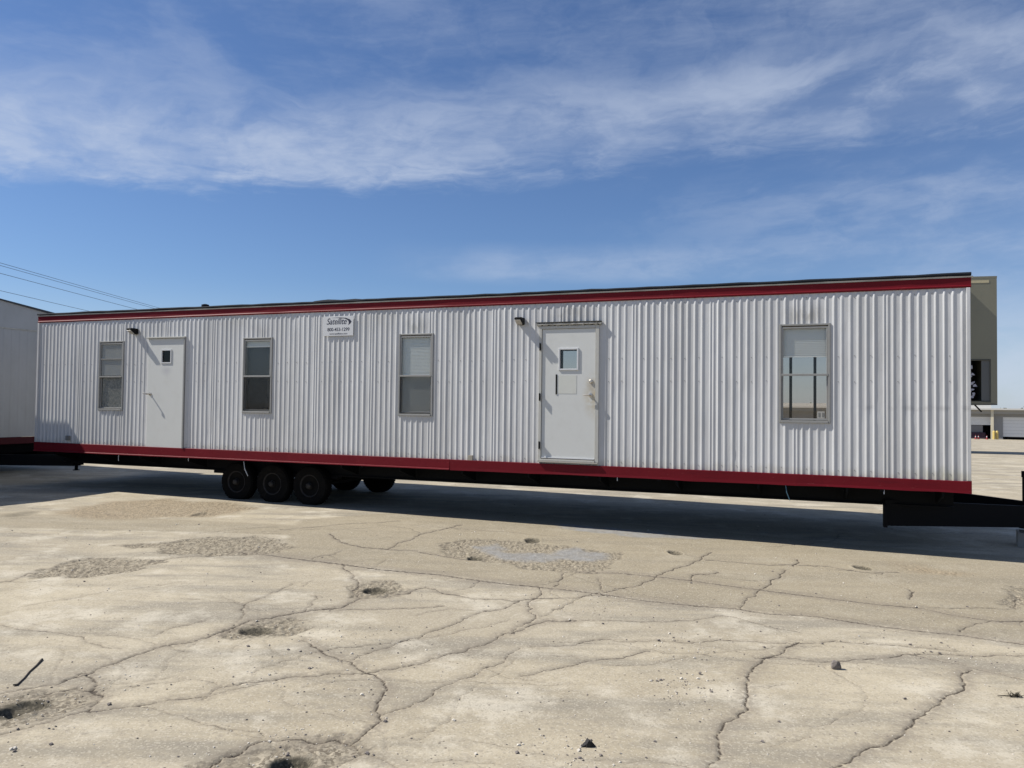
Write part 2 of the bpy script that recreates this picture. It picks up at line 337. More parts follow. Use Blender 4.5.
ys = np.concatenate([-np.array(growing(-3.5, 400, .05, 1.12))[:0:-1], yb, np.array(growing(yb[-1], 900, .15, 1.05))[1:]])
nx, ny = len(xs), len(ys); print('ground grid', nx, ny, nx * ny)
GX, GY = np.meshgrid(xs, ys); GX = GX.ravel(); GY = GY.ravel()
Z = gz(GX, GY)
near = (np.abs(GX) < 12) & (GY > 3) & (GY < 22); idx = np.where(near)[0]
px = GX[idx] + 0.012 * (vnoise(GX[idx], GY[idx], 22, 3) - .5) ; py = GY[idx] + 0.012 * (vnoise(GX[idx], GY[idx], 22, 5) - .5)
crack = np.zeros(len(idx)); wear = np.zeros(len(idx)); dz = np.zeros(len(idx))
rs = np.random.RandomState(11)
order = np.argsort(py); spy = py[order]; spx = px[order]
lines = [(w_ * (1.7 if i in (6, 7) else 1.0), frac_line(p, rs, .022 if i in (6, 7) else .085)) for i, (w_, p) in enumerate(CRACKS)]
# a few hairline branches leaving the traced cracks
for w_, ln in list(lines):
    for k in range(1 if w_ > .009 else 0):
        i = rs.randint(0, len(ln)); p0 = ln[i]; th = rs.uniform(0, 2 * np.pi); Lh = rs.uniform(.25, .9)
        lines.append((.0055, frac_line([p0, p0 + Lh * .5 * np.array([np.cos(th), np.sin(th)]), p0 + Lh * np.array([np.cos(th + .4), np.sin(th + .4)])], rs)))
for k in range(34):                                   # a web of wandering hairlines
    y0 = 4.0 + 9.0 * rs.rand() ** 1.3; x0 = rs.uniform(-.68, .68) * y0; th = rs.choice([.45, .6, 1.2, 2.4, 0.05, -.1]) + rs.uniform(-.3, .3); pts_ = [np.array([x0, y0])]
    for q in range(rs.randint(3, 8)): th += rs.uniform(-.45, .45); pts_.append(pts_[-1] + rs.uniform(.18, .45) * np.array([np.cos(th), np.sin(th)]))
    lines.append((.0045, frac_line(pts_, rs)))
for w_, ln in lines:
    W = max(w_, .006); reach = W * 5
    for a, b in zip(ln[:-1], ln[1:]):
        lo = np.searchsorted(spy, min(a[1], b[1]) - reach); hi = np.searchsorted(spy, max(a[1], b[1]) + reach)
        if hi <= lo: continue
        sel = np.where((spx[lo:hi] > min(a[0], b[0]) - reach) & (spx[lo:hi] < max(a[0], b[0]) + reach))[0] + lo
        if len(sel) == 0: continue
        Wd = max(W * 0.34, 0.0040 * (a[1] / 6.0) ** 1.4)          # half width, never thinner than the grid can carry
        sy = min(1.0, Wd / (.75 * (.0009 * a[1] ** 1.55 + .003)))
        d = (b - a) * np.array([1, sy]); l2 = max(d @ d, 1e-9); qx = spx[sel] - a[0]; qy = (spy[sel] - a[1]) * sy
        t = np.clip((qx * d[0] + qy * d[1]) / l2, 0, 1); dist = np.hypot(qx - t * d[0], qy - t * d[1])
        c = np.clip(1.15 - dist / Wd, 0, 1) ** .8 * (min(1.0, 0.46 + w_ / .034) if w_ > .0056 else .46)
        g = order[sel]
        crack[g] = np.maximum(crack[g], c); wear[g] = np.maximum(wear[g], np.clip(1 - dist / (W * 5), 0, 1) * min(1, w_ / .016))
cn = fbm(GX[idx], GY[idx], 9, 40, 3)
crack *= np.clip(0.70 + 1.1 * (cn - .30), 0.45, 1)
def poly_mask(poly, soft, seed, sc=3.0, amp=.30):
    P = np.array(poly); m = (GX[idx] > P[:, 0].min() - 1) & (GX[idx] < P[:, 0].max() + 1) & (GY[idx] > P[:, 1].min() - 1) & (GY[idx] < P[:, 1].max() + 1)
    s = np.where(m)[0]; x = GX[idx[s]]; y = GY[idx[s]]
    n1 = fbm(x, y, sc, seed, 4) - .5; n2 = fbm(x, y, sc, seed + 9, 4) - .5
    x = x + n1 * amp * 2; y = y + n2 * amp * 2
    inside = np.zeros(len(s), bool); dmin = np.full(len(s), 1e9)
    for (x0, y0), (x1, y1) in zip(P, np.roll(P, -1, 0)):
        cond = ((y0 > y) != (y1 > y)); xi = (x1 - x0) * (y - y0) / ((y1 - y0) if y1 != y0 else 1e-9) + x0
        inside ^= cond & (x < xi); dx, dy = x1 - x0, y1 - y0; t = np.clip(((x - x0) * dx + (y - y0) * dy) / (dx * dx + dy * dy + 1e-9), 0, 1)
        dmin = np.minimum(dmin, np.hypot(x - x0 - t * dx, y - y0 - t * dy))
    sd = np.where(inside, dmin, -dmin); v = np.zeros(len(idx)); v[s] = np.clip(.5 + sd / soft, 0, 1); return v
masks = {}
for k_, soft, sc, amp in (('gravel', .10, 4, .16), ('brown', .35, 2, .25), ('blue', .14, 3, .22), ('tone', .10, 1.0, .03)):
    v = np.zeros(len(idx))
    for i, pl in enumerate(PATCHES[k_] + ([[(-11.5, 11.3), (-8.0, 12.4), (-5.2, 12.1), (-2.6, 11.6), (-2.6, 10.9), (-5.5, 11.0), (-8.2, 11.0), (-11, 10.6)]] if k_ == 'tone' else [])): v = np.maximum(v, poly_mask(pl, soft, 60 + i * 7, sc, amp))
    masks[k_] = v
hole = np.zeros(len(idx))
for hx, hy, rx, ry, dep in HOLES:
    if abs(hx - .255) < .01: continue
    ry *= 1.45 if hy < 5 else 1.0; rx *= 1.25 if hy < 5 else (.72 if hy > 8 else 1.0); ry *= .8 if hy > 8 else 1.0
    dd = np.hypot((GX[idx] - hx) / rx, (GY[idx] - hy) / ry) + .5 * (fbm(GX[idx], GY[idx], 9, 77, 3) - .5)
    h_ = np.clip((1.2 - dd) * 1.9, 0, 1); h_ = h_ * h_ * (3 - 2 * h_); dz -= dep * h_
    hole = np.maximum(hole, np.clip((1.30 - dd) * 3.5, 0, 1) * (1.0 if dep > .025 else .45))
    rim = np.exp(-((dd - 1.45) / .25) ** 2); dz += .006 * rim
gn = fbm(GX[idx], GY[idx], 34, 90, 2) - .5
flat_ = 1 - .85 * masks['blue']; dz += (-0.016 * masks['gravel'] + masks['gravel'] * gn * np.where(GY[idx] < 6, .016, .034)) * flat_ * (1 - .8 * np.clip(hole, 0, 1))
dz += -0.006 * masks['brown'] + masks['brown'] * gn * .024 - .004 * masks['blue']
dz += -crack * .014 - wear * .003 * (0.5 + gn)
dz += (fbm(GX[idx], GY[idx], .35, 30, 3) - .5) * .035 * np.clip((12 - np.abs(GX[idx])) / 3, 0, 1)
Z[idx] += dz
# slab-scale shade differences of the old concrete, used by the material
def vatt(arr): v = np.zeros(len(GX), np.float32); v[idx] = arr; return v
me = bpy.data.meshes.new('ground')
me.vertices.add(nx * ny); co = np.stack([GX, GY, Z], 1).astype(np.float32); me.vertices.foreach_set('co', co.ravel())
i0 = (np.arange(ny - 1)[:, None] * nx + np.arange(nx - 1)[None, :]).ravel()
quads = np.stack([i0, i0 + 1, i0 + 1 + nx, i0 + nx], 1).astype(np.int32); nq = len(quads)
me.loops.add(nq * 4); me.loops.foreach_set('vertex_index', quads.ravel())
me.polygons.add(nq); me.polygons.foreach_set('loop_start', np.arange(0, nq * 4, 4, dtype=np.int32)); me.polygons.foreach_set('loop_total', np.full(nq, 4, np.int32))
me.update(calc_edges=True)
me.polygons.foreach_set('use_smooth', np.ones(nq, bool))
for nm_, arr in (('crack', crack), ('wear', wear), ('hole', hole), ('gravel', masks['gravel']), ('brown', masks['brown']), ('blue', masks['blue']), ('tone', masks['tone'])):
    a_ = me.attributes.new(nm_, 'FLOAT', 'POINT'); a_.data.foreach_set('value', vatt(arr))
g = Mat('old_concrete', (.40, .35, .27), .93, spec=.25)
c1 = g.mix(g.rng(g.noise(.45, 6, .6), .36, .66), (.345, .298, .214), (.460, .404, .298))
c1 = g.mix(g.rng(g.noise(.16, 7, .65, (.6, 1.8, 1), (2, 5, 0)), .42, .62, 0, .5), c1, (.310, .275, .215))
c1 = g.mix(g.rng(g.noise(2.6, 8, .62, (1, 1.6, 1)), .38, .72, 0, .55), c1, (.300, .258, .185))
c1 = g.mix(g.rng(g.noise(.9, 8, .65, (.5, 2.2, 1), (4, 1, 0)), .44, .64, 0, .80), c1, (.225, .203, .162))      # old tyre grime
c1 = g.mix(g.math('MULTIPLY', g.rng(g.noise(1.3, 9, .7, (1, 1, 1), (9, 3, 0)), .50, .66), .6), c1, (.54, .495, .40))      # dusty pale areas
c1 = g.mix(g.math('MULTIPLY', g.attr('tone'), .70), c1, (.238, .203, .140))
# exposed aggregate: light and dark grains
v1 = g.voro(95, 'Color'); sv = g.N.new('ShaderNodeSeparateXYZ'); g.L.new(v1, sv.inputs[0])
c1 = g.mix(g.rng(sv.outputs[0], .70, .95, 0, .42), c1, (.52, .475, .38)); c1 = g.mix(g.rng(sv.outputs[1], .76, .98, 0, .42), c1, (.200, .175, .140))
v2 = g.voro(34, 'Color'); sv2 = g.N.new('ShaderNodeSeparateXYZ'); g.L.new(v2, sv2.inputs[0])
c1 = g.mix(g.rng(sv2.outputs[0], .93, .99, 0, .35), c1, (.24, .21, .17))
pit = g.rng(g.voro(17, 'Distance'), .10, .16, 1, 0); c1 = g.mix(g.math('MULTIPLY', pit, g.rng(g.noise(1.6, 3), .52, .62)), c1, (.13, .11, .09))
# loose gravel patches
gv = g.voro(60, 'Color'); sg = g.N.new('ShaderNodeSeparateXYZ'); g.L.new(gv, sg.inputs[0])
gc = g.mix(g.rng(sg.outputs[0], .15, .85), (.145, .122, .088), (.355, .312, .236)); gc = g.mix(g.rng(g.noise(6, 4), .4, .6, 0, .5), gc, (.26, .225, .165))
gfac = g.math('MULTIPLY', g.attr('gravel'), g.rng(g.noise(7, 6, .7), .28, .50), True)
c1 = g.mix(gfac, c1, gc)
c1 = g.mix(g.math('MULTIPLY', g.attr('brown'), g.rng(g.noise(5, 6, .7), .25, .55, .65, 1.0)), c1, g.mix(g.rng(sg.outputs[1], .2, .9), (.19, .155, .105), (.33, .27, .185)))
c1 = g.mix(g.math('MULTIPLY', g.attr('blue'), g.rng(g.noise(3, 5, .65), .25, .60, .55, .95)), c1, g.mix(g.rng(g.noise(9, 6, .7), .4, .65), (.275, .272, .262), (.205, .198, .185)))
ed_ = g.attr('gravel'); ed_ = g.math('MULTIPLY', g.math('MULTIPLY', ed_, g.math('SUBTRACT', 1.0, ed_)), 3.6, True)
c1 = g.mix(g.math('MULTIPLY', ed_, g.rng(g.noise(16, 5, .7), .45, .60, 0, .85)), c1, (.110, .095, .072))
c1 = g.mix(g.math('MULTIPLY', g.attr('wear'), g.rng(g.noise(26, 5, .7), .36, .54, 0, .8)), c1, (.21, .18, .14))
c1 = g.mix(g.rng(g.math('ADD', g.attr('crack'), g.math('MULTIPLY', g.noise(45, 5, .75), .70)), .50, .98, 0, .92), c1, (.055, .045, .036))
c1 = g.mix(g.attr('hole'), c1, g.mix(g.rng(sg.outputs[0], .2, .9), (.070, .062, .045), (.140, .122, .088)))  # pothole floors: wet mud tone, with the hollow's shade painted in too
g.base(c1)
g.bump(g.noise(120, 3, .6), .35, .004); g.bump(v1, .25, .003); g.bump(g.math('MULTIPLY', gfac, sg.outputs[0]), .7, .012); g.bump(g.noise(9, 6, .6), .25, .02)
me.materials.append(g.m)
ground = bpy.data.objects.new('ground', me); COL.objects.link(ground)
tag(ground, 'cracked tan concrete yard with potholes and gravelly worn patches', 'ground', kind='structure')
def G(x, y): return float(gz(x, y))

# ---------------------------------------------------------------- materials
sid = Mat('ribbed_white_siding', (.540, .546, .550), .34, spec=.5)
sid.over(sid.rng(sid.noise(1.0, 7, .65, (1.4, 1, .35)), .36, .66, 0, .75), (.430, .432, .430))
sid.over(sid.rng(sid.noise(7, 6, .6, (1, 1, .10)), .50, .80, 0, .40), (.36, .36, .35))
so = sid.sep()
for c_, r_, col, k_ in (((15.07, 0, 3.2), .42, (.30, .29, .26), .85), ((11.6, 0, 3.30), .60, (.30, .29, .27), .8), ((2.1, 0, 3.2), .40, (.36, .36, .35), .6), ((5.68, 0, 3.2), .40, (.36, .36, .35), .6),
                      ((8.95, 0, 3.2), .42, (.33, .33, .31), .8), ((16.75, 0, 1.0), .45, (.25, .25, .17), .8), ((15.07, 0, 1.60), .35, (.40, .40, .39), .5), ((8.3, 0, 3.45), .8, (.36, .35, .31), .45), ((5.2, 0, 3.45), .7, (.36, .35, .31), .45)):
    f_ = sid.math('MULTIPLY', sid.spot(c_, r_, (1, 0, 1.9)), sid.rng(sid.noise(14, 5, .65, (1, 1, .3)), .30, .62))
    sid.over(sid.math('MULTIPLY', f_, k_), col)
# scuffed line where loads have rubbed along the wall near the right-hand end
band_ = sid.math('MULTIPLY', sid.rng(sid.math('ABSOLUTE', sid.math('SUBTRACT', so[2], 1.92)), .0, .06, 1, 0), sid.rng(so[0], 15.6, 15.9)); band_ = sid.math('MULTIPLY', band_, sid.rng(sid.noise(5, 5, .7, (1, 1, .6)), .45, .62))
sid.over(sid.math('MULTIPLY', band_, .55), (.30, .30, .30))
sid.over(sid.math('MULTIPLY', sid.rng(sid.math('ADD', so[2], sid.math('MULTIPLY', sid.noise(6, 5), .30)), 1.12, 1.27, 1, 0), .45), (.36, .34, .28))
sid.over(sid.rng(sid.noise(38, 3, .6), .70, .76, 0, .5), (.30, .29, .27))
sid.bump(sid.noise(4, 4, .55, (1.6, 1, .5)), .32, .02)
alu = Mat('aged_aluminium', (.27, .27, .26), .5, metal=.2); alu.over(alu.rng(alu.noise(30, 6, .65), .45, .75, 0, .6), (.22, .215, .19))
redm = Mat('dark_red_paint', (.125, .0030, .009), .55, spec=.18); redm.over(redm.rng(redm.noise(3, 7, .7, (.35, 1, 3)), .50, .74, 0, .6), (.075, .003, .008)); redm.over(redm.rng(redm.noise(24, 5, .7, (.4, 1, 1)), .62, .70, 0, .6), (.20, .04, .04)); redm.bump(redm.noise(3, 3, .5), .25, .02)
blk = Mat('black_steel', (.0045, .005, .006), .7, spec=.12)
under = Mat('black_underbody', (.004, .004, .0045), .9, spec=.05)
roofm = Mat('roof_membrane', (.013, .016, .022), .85, spec=.2); roofm.bump(roofm.noise(3, 5), .5, .03)
drip = Mat('drip_edge', (.42, .41, .37), .5); drip.over(drip.rng(drip.noise(8, 5, .6, (.3, 1, 1)), .4, .7, 0, .7), (.22, .21, .19))
doorm = Mat('white_door_paint', (.56, .57, .55), .45)
doorm.over(doorm.rng(doorm.noise(3.5, 7, .65), .45, .75, 0, .35), (.48, .48, .45))
doorm.over(doorm.rng(doorm.noise(50, 3, .6), .68, .75, 0, .4), (.40, .38, .33))
f_ = doorm.math('MULTIPLY', doorm.spot((12.03, 0, 2.05), .46, (2.0, 0, 1)), doorm.rng(doorm.noise(9, 5, .6), .30, .60)); doorm.over(doorm.math('MULTIPLY', f_, .8), (.42, .35, .22))
f_ = doorm.spot((11.98, 0, 2.2), .16, (1.4, 0, 1)); doorm.over(doorm.math('MULTIPLY', f_, .55), (.36, .32, .25))
f_ = doorm.spot((3.52, 0, 2.48), .19, (1, 0, 1.5)); doorm.over(doorm.math('MULTIPLY', f_, .42), (.33, .33, .37))
framew = Mat('door_frame_paint', (.42, .42, .39), .5); framew.over(framew.rng(framew.noise(12, 6, .65), .4, .7, 0, .6), (.40, .38, .33))
capm = Mat('grimy_drip_cap', (.36, .35, .31), .7); capm.over(capm.rng(capm.noise(14, 6, .7), .40, .62), (.16, .15, .125))
steel = Mat('worn_steel', (.50, .47, .42), .35, metal=.8)
rubber = Mat('tyre_rubber', (.006, .006, .006), .9, spec=.08); rubber.over(rubber.rng(rubber.noise(9, 5), .45, .75, 0, .6), (.013, .012, .011))
rimm = Mat('dark_wheel_steel', (.012, .012, .013), .6, spec=.3); rimm.over(rimm.rng(rimm.noise(12, 6, .6), .45, .7), (.028, .025, .024))
white = Mat('white_enamel', (.56, .57, .58), .4)
ink = Mat('navy_ink', (.012, .014, .035), .5)
blind = Mat('pale_blind', (.86, .86, .80), .7)
blindg = Mat('grey_blind', (.40, .41, .40), .8)
wallin = Mat('interior_panelling', (.28, .25, .21), .8); wallin.over(wallin.rng(wallin.noise(3, 5), .4, .7), (.23, .20, .17))
floorin = Mat('interior_floor', (.16, .15, .14), .7)
paper = Mat('sun_bleached_notice', (.53, .54, .50), .7); paper.over(paper.rng(paper.noise(9, 5), .45, .7, 0, .5), (.50, .50, .46))
concblk = Mat('grey_block', (.25, .24, .22), .95); concblk.bump(concblk.noise(50, 4), .5, .01)
plastic = Mat('black_plastic', (.006, .006, .0065), .6, spec=.15)
lens = Mat('lamp_lens', (.40, .38, .34), .3)
cord = Mat('blue_cord', (.05, .12, .17), .7); cordw = Mat('pale_cord', (.42, .45, .48), .7)
screenm = Mat('insect_screen', (.10, .105, .11), .8)
def glassmat(name, tint, fac, rough=0.02):
    m = bpy.data.materials.new(name); m.use_nodes = True; t = m.node_tree; N_ = t.nodes; N_.clear()
    o = N_.new('ShaderNodeOutputMaterial'); mixs = N_.new('ShaderNodeMixShader'); tr = N_.new('ShaderNodeBsdfTransparent'); gl = N_.new('ShaderNodeBsdfGlossy'); fr = N_.new('ShaderNodeLayerWeight')
    tr.inputs[0].default_value = (*tint, 1); gl.inputs['Roughness'].default_value = rough; fr.inputs[0].default_value = 0.5; pw = N_.new('ShaderNodeMath'); pw.operation = 'POWER'; pw.inputs[1].default_value = 4.0; t.links.new(fr.outputs['Facing'], pw.inputs[0]); ad = N_.new('ShaderNodeMath'); ad.operation = 'MULTIPLY_ADD'; ad.inputs[1].default_value = .94; ad.inputs[2].default_value = .035; t.links.new(pw.outputs[0], ad.inputs[0])
    mm = N_.new('ShaderNodeMath'); mm.operation = 'MULTIPLY'; mm.inputs[1].default_value = fac; t.links.new(ad.outputs[0], mm.inputs[0])
    t.links.new(mm.outputs[0], mixs.inputs[0]); t.links.new(tr.outputs[0], mixs.inputs[1]); t.links.new(gl.outputs[0], mixs.inputs[2]); t.links.new(mixs.outputs[0], o.inputs[0])
    return m
glass = glassmat('window_glass', (.96, .965, .96), 1.0)
screen = glassmat('screen_mesh', (.80, .80, .80), .2, .5)

# ---------------------------------------------------------------- main trailer
LEN, WID = 17.07, 3.66
T = empty('office_trailer', (-9.9737, 16.1023, 0), R_(-21.008))
tag(T, 'long ribbed white office trailer with red trim, two doors and four windows', 'office trailer')
WINS = [(1.745, 2.405), (5.335, 5.995), (8.610, 9.260), (14.715, 15.385)]
WZ0, WZ1 = 1.695, 3.085
OPEN = [(a + .02, b - .02, WZ0 + .02, WZ1 - .02) for a, b in WINS] + [(3.05, 3.96, 1.0, 3.11), (11.14, 12.09, 1.0, 3.15)]
# ribbed siding: real ribs, panels 1.145 m wide with a wider lap at each joint
prof = []                       # (x, n)
PAN, PEAK = .034, .0243
base_s = 12.678 - 11 * 1.145
rs2 = random.Random(3)
panel = 0
while base_s < LEN:
    pk = .0 + rs2.uniform(-.0012, .0012)
    def rib(c, h, wd, lean):
        for t in (-1, -.8, -.6, -.42, -.25, -.1, .05, .2, .36, .55, .78, 1):
            u = abs(t) ; prof.append((c + t * wd + lean * (1 - u), PAN - (PAN - h) * (0.5 + 0.5 * math.cos(math.pi * u)) ** 1.15))
    for k in range(10):
        rib(base_s + .055 + k * .1018 + rs2.uniform(-.003, .003), PEAK + pk + rs2.uniform(-.0026, .0022), .032 + rs2.uniform(-.004, .004), rs2.uniform(-.006, .003))
    j = base_s + .055 + 9 * .1018 + .062
    prof.append((j, PAN)); rib(j + .053, PEAK + .003, .022, 0); prof += [(j + .082, PAN), (j + .085, PAN - .004), (j + .110, PAN - .003), (j + .113, PAN)]
    base_s += 1.145; panel += 1
prof = [q for q in prof if -0.0 <= q[0] <= LEN]
prof = [(0.0, PAN)] + sorted(prof) + [(LEN, PAN)]
P0 = dict(prof); xs_ = [q[0] for q in prof]; ns_ = [q[1] for q in prof]
edges = sorted({e for o in OPEN for e in o[:2]})
for e in edges:
    n_ = float(np.interp(e, xs_, ns_)); prof.append((e, n_))
prof = sorted(prof); cx = [q[0] for q in prof]; cn_ = [q[1] for q in prof]
ZB = [.972, 1.0, 1.003, 1.15, 1.30, 1.45, 1.60, WZ0 + .02, 1.85, 2.0, 2.15, 2.3, 2.45, 2.6, 2.75, 2.9, WZ1 - .02, 3.11, 3.15, 3.30, 3.40, 3.462, 3.476, 3.54]
def dent(x, z):
    a = math.sin(x * 1.9 + z * 1.1) * .0012 + math.sin(x * 4.7 - z * 2.3 + 1) * .0010 + math.sin(x * 11.3 + z * 5) * .0006
    for dx_, dz_, r_, d_ in ((15.9, 1.92, .10, .008), (16.35, 1.90, .09, .006), (16.7, 1.93, .07, .007), (13.02, 1.22, .06, .010), (14.1, 1.15, .06, .009), (14.2, 2.1, .2, .004), (16.9, 2.2, .08, .007),
                             (7.0, 1.35, .12, .005), (10.1, 1.9, .2, .004), (4.6, 1.3, .15, .005), (16.0, 2.5, .15, .004), (12.4, 2.15, .10, .006), (6.45, 3.42, .08, .010), (9.9, 3.4, .06, .008)):
        a += d_ * math.exp(-(((x - dx_) / r_) ** 2 + ((z - dz_) / r_) ** 2))
    return a
mb = MB(); nz = len(ZB)
for x, n in zip(cx, cn_):
    for z in ZB:
        nn = n
        if z >= 3.476: nn = PAN                      # ribs are flattened under the fascia
        mb.v.append((x, nn + dent(x, z), z))
for i in range(len(cx) - 1):
    xm = (cx[i] + cx[i + 1]) / 2
    for j in range(nz - 1):
        zm = (ZB[j] + ZB[j + 1]) / 2
        if any(a < xm < b and c < zm < d for a, b, c, d in OPEN): continue
        mb.f.append((i * nz + j, (i + 1) * nz + j, (i + 1) * nz + j + 1, i * nz + j + 1))
sd = mb.build('siding', sid, T, smooth=False, fix=False)
# smooth along the ribs only a little
sd.data.polygons.foreach_set('use_smooth', [True] * len(sd.data.polygons)); sd.data.set_sharp_from_angle(angle=R_(65))
# screws in the siding (rows of tiny heads) as one pattern part
sc = MB()
for z in (1.06, 2.28, 2.62, 3.44):
    x = base_s = 12.678 - 11 * 1.145
    while x < LEN:
        for k in range(0, 10, 2):
            c = x + .055 + k * .1018 + .0509
            if 0.05 < c < LEN - .03 and not any(a - .04 < c < b + .04 and cc - .03 < z < d + .03 for a, b, cc, d in OPEN):
                sc.lathe([(.006, .0), (.006, -.004), (.003, -.006)], (c, PAN, z + rs2.uniform(-.01, .01)), 'y', 6)
        x += 1.145
tag(sc.build('screw_heads', Mat('screw_grey', (.16, .16, .16), .6), T), kind='stuff')
# interior lining round the openings, back wall and ends, floor and ceiling
def wall_cells(mb, x0, x1, z0, z1, y0, y1, opens):
    X_ = sorted({x0, x1, *[e for o in opens for e in o[:2]]}); Z_ = sorted({z0, z1, *[e for o in opens for e in o[2:]]})
    for i in range(len(X_) - 1):
        run = None
        for j in range(len(Z_) - 1):
            xm, zm = (X_[i] + X_[i + 1]) / 2, (Z_[j] + Z_[j + 1]) / 2
            solid = not any(a < xm < b and c < zm < d for a, b, c, d in opens)
            if solid: run = Z_[j] if run is None else run
            if run is not None and (not solid): mb.box(X_[i], X_[i + 1], y0, y1, run, Z_[j]); run = None
        if run is not None: mb.box(X_[i], X_[i + 1], y0, y1, run, Z_[-1])
iw = MB(); wall_cells(iw, .06, LEN - .06, .97, 3.55, .045, .11, [(a + .03, b - .03, WZ0 + .03, WZ1 - .03) for a, b in WINS] + [(3.38, 3.64, 2.62, 2.90), (11.44, 11.79, 2.44, 2.80)])
iw.build('inner_wall', wallin, T)
FAR = [(14.55, 15.80, 1.45, 3.10), (10.25, 10.92, 1.75, 3.06), (1.2, 1.9, 1.9, 3.0)]
bw = MB(); wall_cells(bw, .0, LEN, .97, 3.54, WID - .10, WID - .02, FAR)
bw.build('rear_wall', sid, T)
bwi = MB(); wall_cells(bwi, .06, LEN - .06, .97, 3.54, WID - .125, WID - .103, FAR); bwi.build('inner_wall', wallin, T)
for x0 in (0.0, LEN - .05):
    e = MB().box(x0, x0 + .05, .048, WID - .105, .97, 3.54); e.build('end_wall', sid, T)
# ribs of the end wall facing the hitch
er = MB()
for k in range(33): er.prism([(.12 + k * .1055, LEN), (.135 + k * .1055, LEN + .014), (.155 + k * .1055, LEN + .014), (.17 + k * .1055, LEN)], .98, 3.5, 'z')
er.v = [(b, a, c) for a, b, c in er.v]; er.build('end_siding', sid, T)
MB().box(.05, LEN - .05, .115, WID - .13, .95, .99).build('floor', floorin, T)
MB().box(.05, LEN - .05, .115, WID - .13, 3.46, 3.50).build('ceiling', blind, T)
# far windows with dark mullions
for k, (a, b, c, d) in enumerate(FAR):
    f = MB(); f.box(a, a + .04, WID - .13, WID - .01, c, d); f.box(b - .04, b, WID - .13, WID - .01, c, d); f.box(a + .04, b - .04, WID - .13, WID - .01, c, c + .04); f.box(a + .04, b - .04, WID - .13, WID - .01, d - .04, d)
    wdw = f.build('rear_window', blk, T)
    if k == 0:
        mm_ = MB()
        for xm in (14.80, 15.215): mm_.box(xm - .025, xm + .025, WID - .10, WID - .03, c + .04, d - .04)
        mm_.build('mullion', blk, wdw)
    if k == 1: MB().box(10.30, 10.41, WID - .10, WID - .03, c + .04, d - .04).build('mullion', blk, wdw)
    MB().box(a + .04, b - .04, WID - .06, WID - .055, c + .04, d - .04).build('pane', glassmat('rear_glass', (.80, .76, .72), .4), wdw)
# fascia, drip edge, roof
def wavy(mb, prof_fn, x0, x1, step=.35):
    """extrude a slightly uneven profile along the trailer"""
    n = max(2, int((x1 - x0) / step)); rows = []
    for i in range(n + 1):
        x = x0 + (x1 - x0) * i / n; p = prof_fn(x); k = len(mb.v); mb.v += [(x, a, b) for a, b in p]; rows.append((k, len(p)))
    for (k, m_), (k2, _) in zip(rows[:-1], rows[1:]):
        for j in range(m_): mb.f.append((k + j, k + (j + 1) % m_, k2 + (j + 1) % m_, k2 + j))
    mb.f.append(tuple(rows[0][0] + j for j in range(rows[0][1]))); mb.f.append(tuple(rows[-1][0] + j for j in range(rows[-1][1])))
w1 = lambda x, a=1.0: 1.5 * a * (.003 * math.sin(x * 1.7) + .002 * math.sin(x * 4.9 + 1) + .0015 * math.sin(x * 9.1))
fa = MB(); wavy(fa, lambda x: [(.05, 3.505), (.022 + w1(x, .5), 3.505), (.012 + w1(x, .5), 3.512), (.010 + w1(x, .5), 3.526), (.021 + w1(x, .5), 3.541 + w1(x, .6)), (.022 + w1(x, .5), 3.56), (.018 + w1(x, .5), 3.635), (.05, 3.635)], -.01, LEN + .01)
fa.build('fascia', redm, T)
de = MB(); wavy(de, lambda x: [(.05, 3.637), (.008 + w1(x, .5), 3.637), (.004 + w1(x, .5), 3.656 + w1(x, .5)), (.05, 3.662)], -.02, LEN + .03); de.build('drip_edge', drip, T)
rf = MB(); rq = random.Random(4); rz = {}
def rfp(x):
    q = rz.setdefault(round(x, 2), rq.uniform(-.004, .006)); return [(.002, 3.664 + w1(x, .4)), (-.006, 3.680 + q), (.006, 3.700 + q), (.25, 3.715), (WID / 2, 3.76), (WID + .03, 3.70), (WID + .03, 3.664)]
wavy(rf, rfp, -.02, LEN + .01, .22); rf.build('roof', roofm, T)
hump = MB(); wavy(hump, lambda x: [(.95 - .15 * math.sin(x), 3.73), (1.05, 3.73 + .150 * max(0, min(1, (x - 5.75) / .35, (8.6 - x) / 1.6)) + .01 * math.sin(x * 9)), (1.8, 3.74 + .145 * max(0, min(1, (x - 5.75) / .35, (8.6 - x) / 1.6))), (2.0, 3.74)], 5.7, 8.6, .15)
hump.build('roof_tarp', roofm, T, smooth=True)
vp = MB().lathe([(.05, 0), (.05, .12), (.075, .13), (.075, .165), (.03, .18)], (3.52, 1.0, 3.72), 'z', 16); vp.build('roof_vent', roofm, T)
# corner trims
for x in (0.0, LEN - .045):
    ct = MB().box(x, x + .045, .006, .05, .985, 3.503); ct.build('corner_trim', sid, T, bevel=.004)
# skirt: red board, the left stretch with a lip at its foot
sk = MB(); wavy(sk, lambda x: [(.035, 1.013 - .0019 * x), (.004 + w1(x), 1.013 - .0019 * x), (.000 + w1(x), 1.008 - .0019 * x), (.000 + w1(x), .848), (-.016 + w1(x), .838), (-.018 + w1(x), .824), (.035, .822)], -.005, 9.6); sk.build('skirt_board', redm, T)
sk = MB(); wavy(sk, lambda x: [(.035, 1.011 - .0019 * x), (.004 + w1(x), 1.011 - .0019 * x), (.001 + w1(x), 1.005 - .0019 * x), (.004 + w1(x), .86), (.001 + w1(x, .7), .824 + w1(x)), (.035, .824)], 9.603, LEN + .004); sk.build('skirt_board', redm, T)
MB().box(LEN + .001, LEN + .012, .04, WID, .82, .98).build('skirt_board', redm, T)
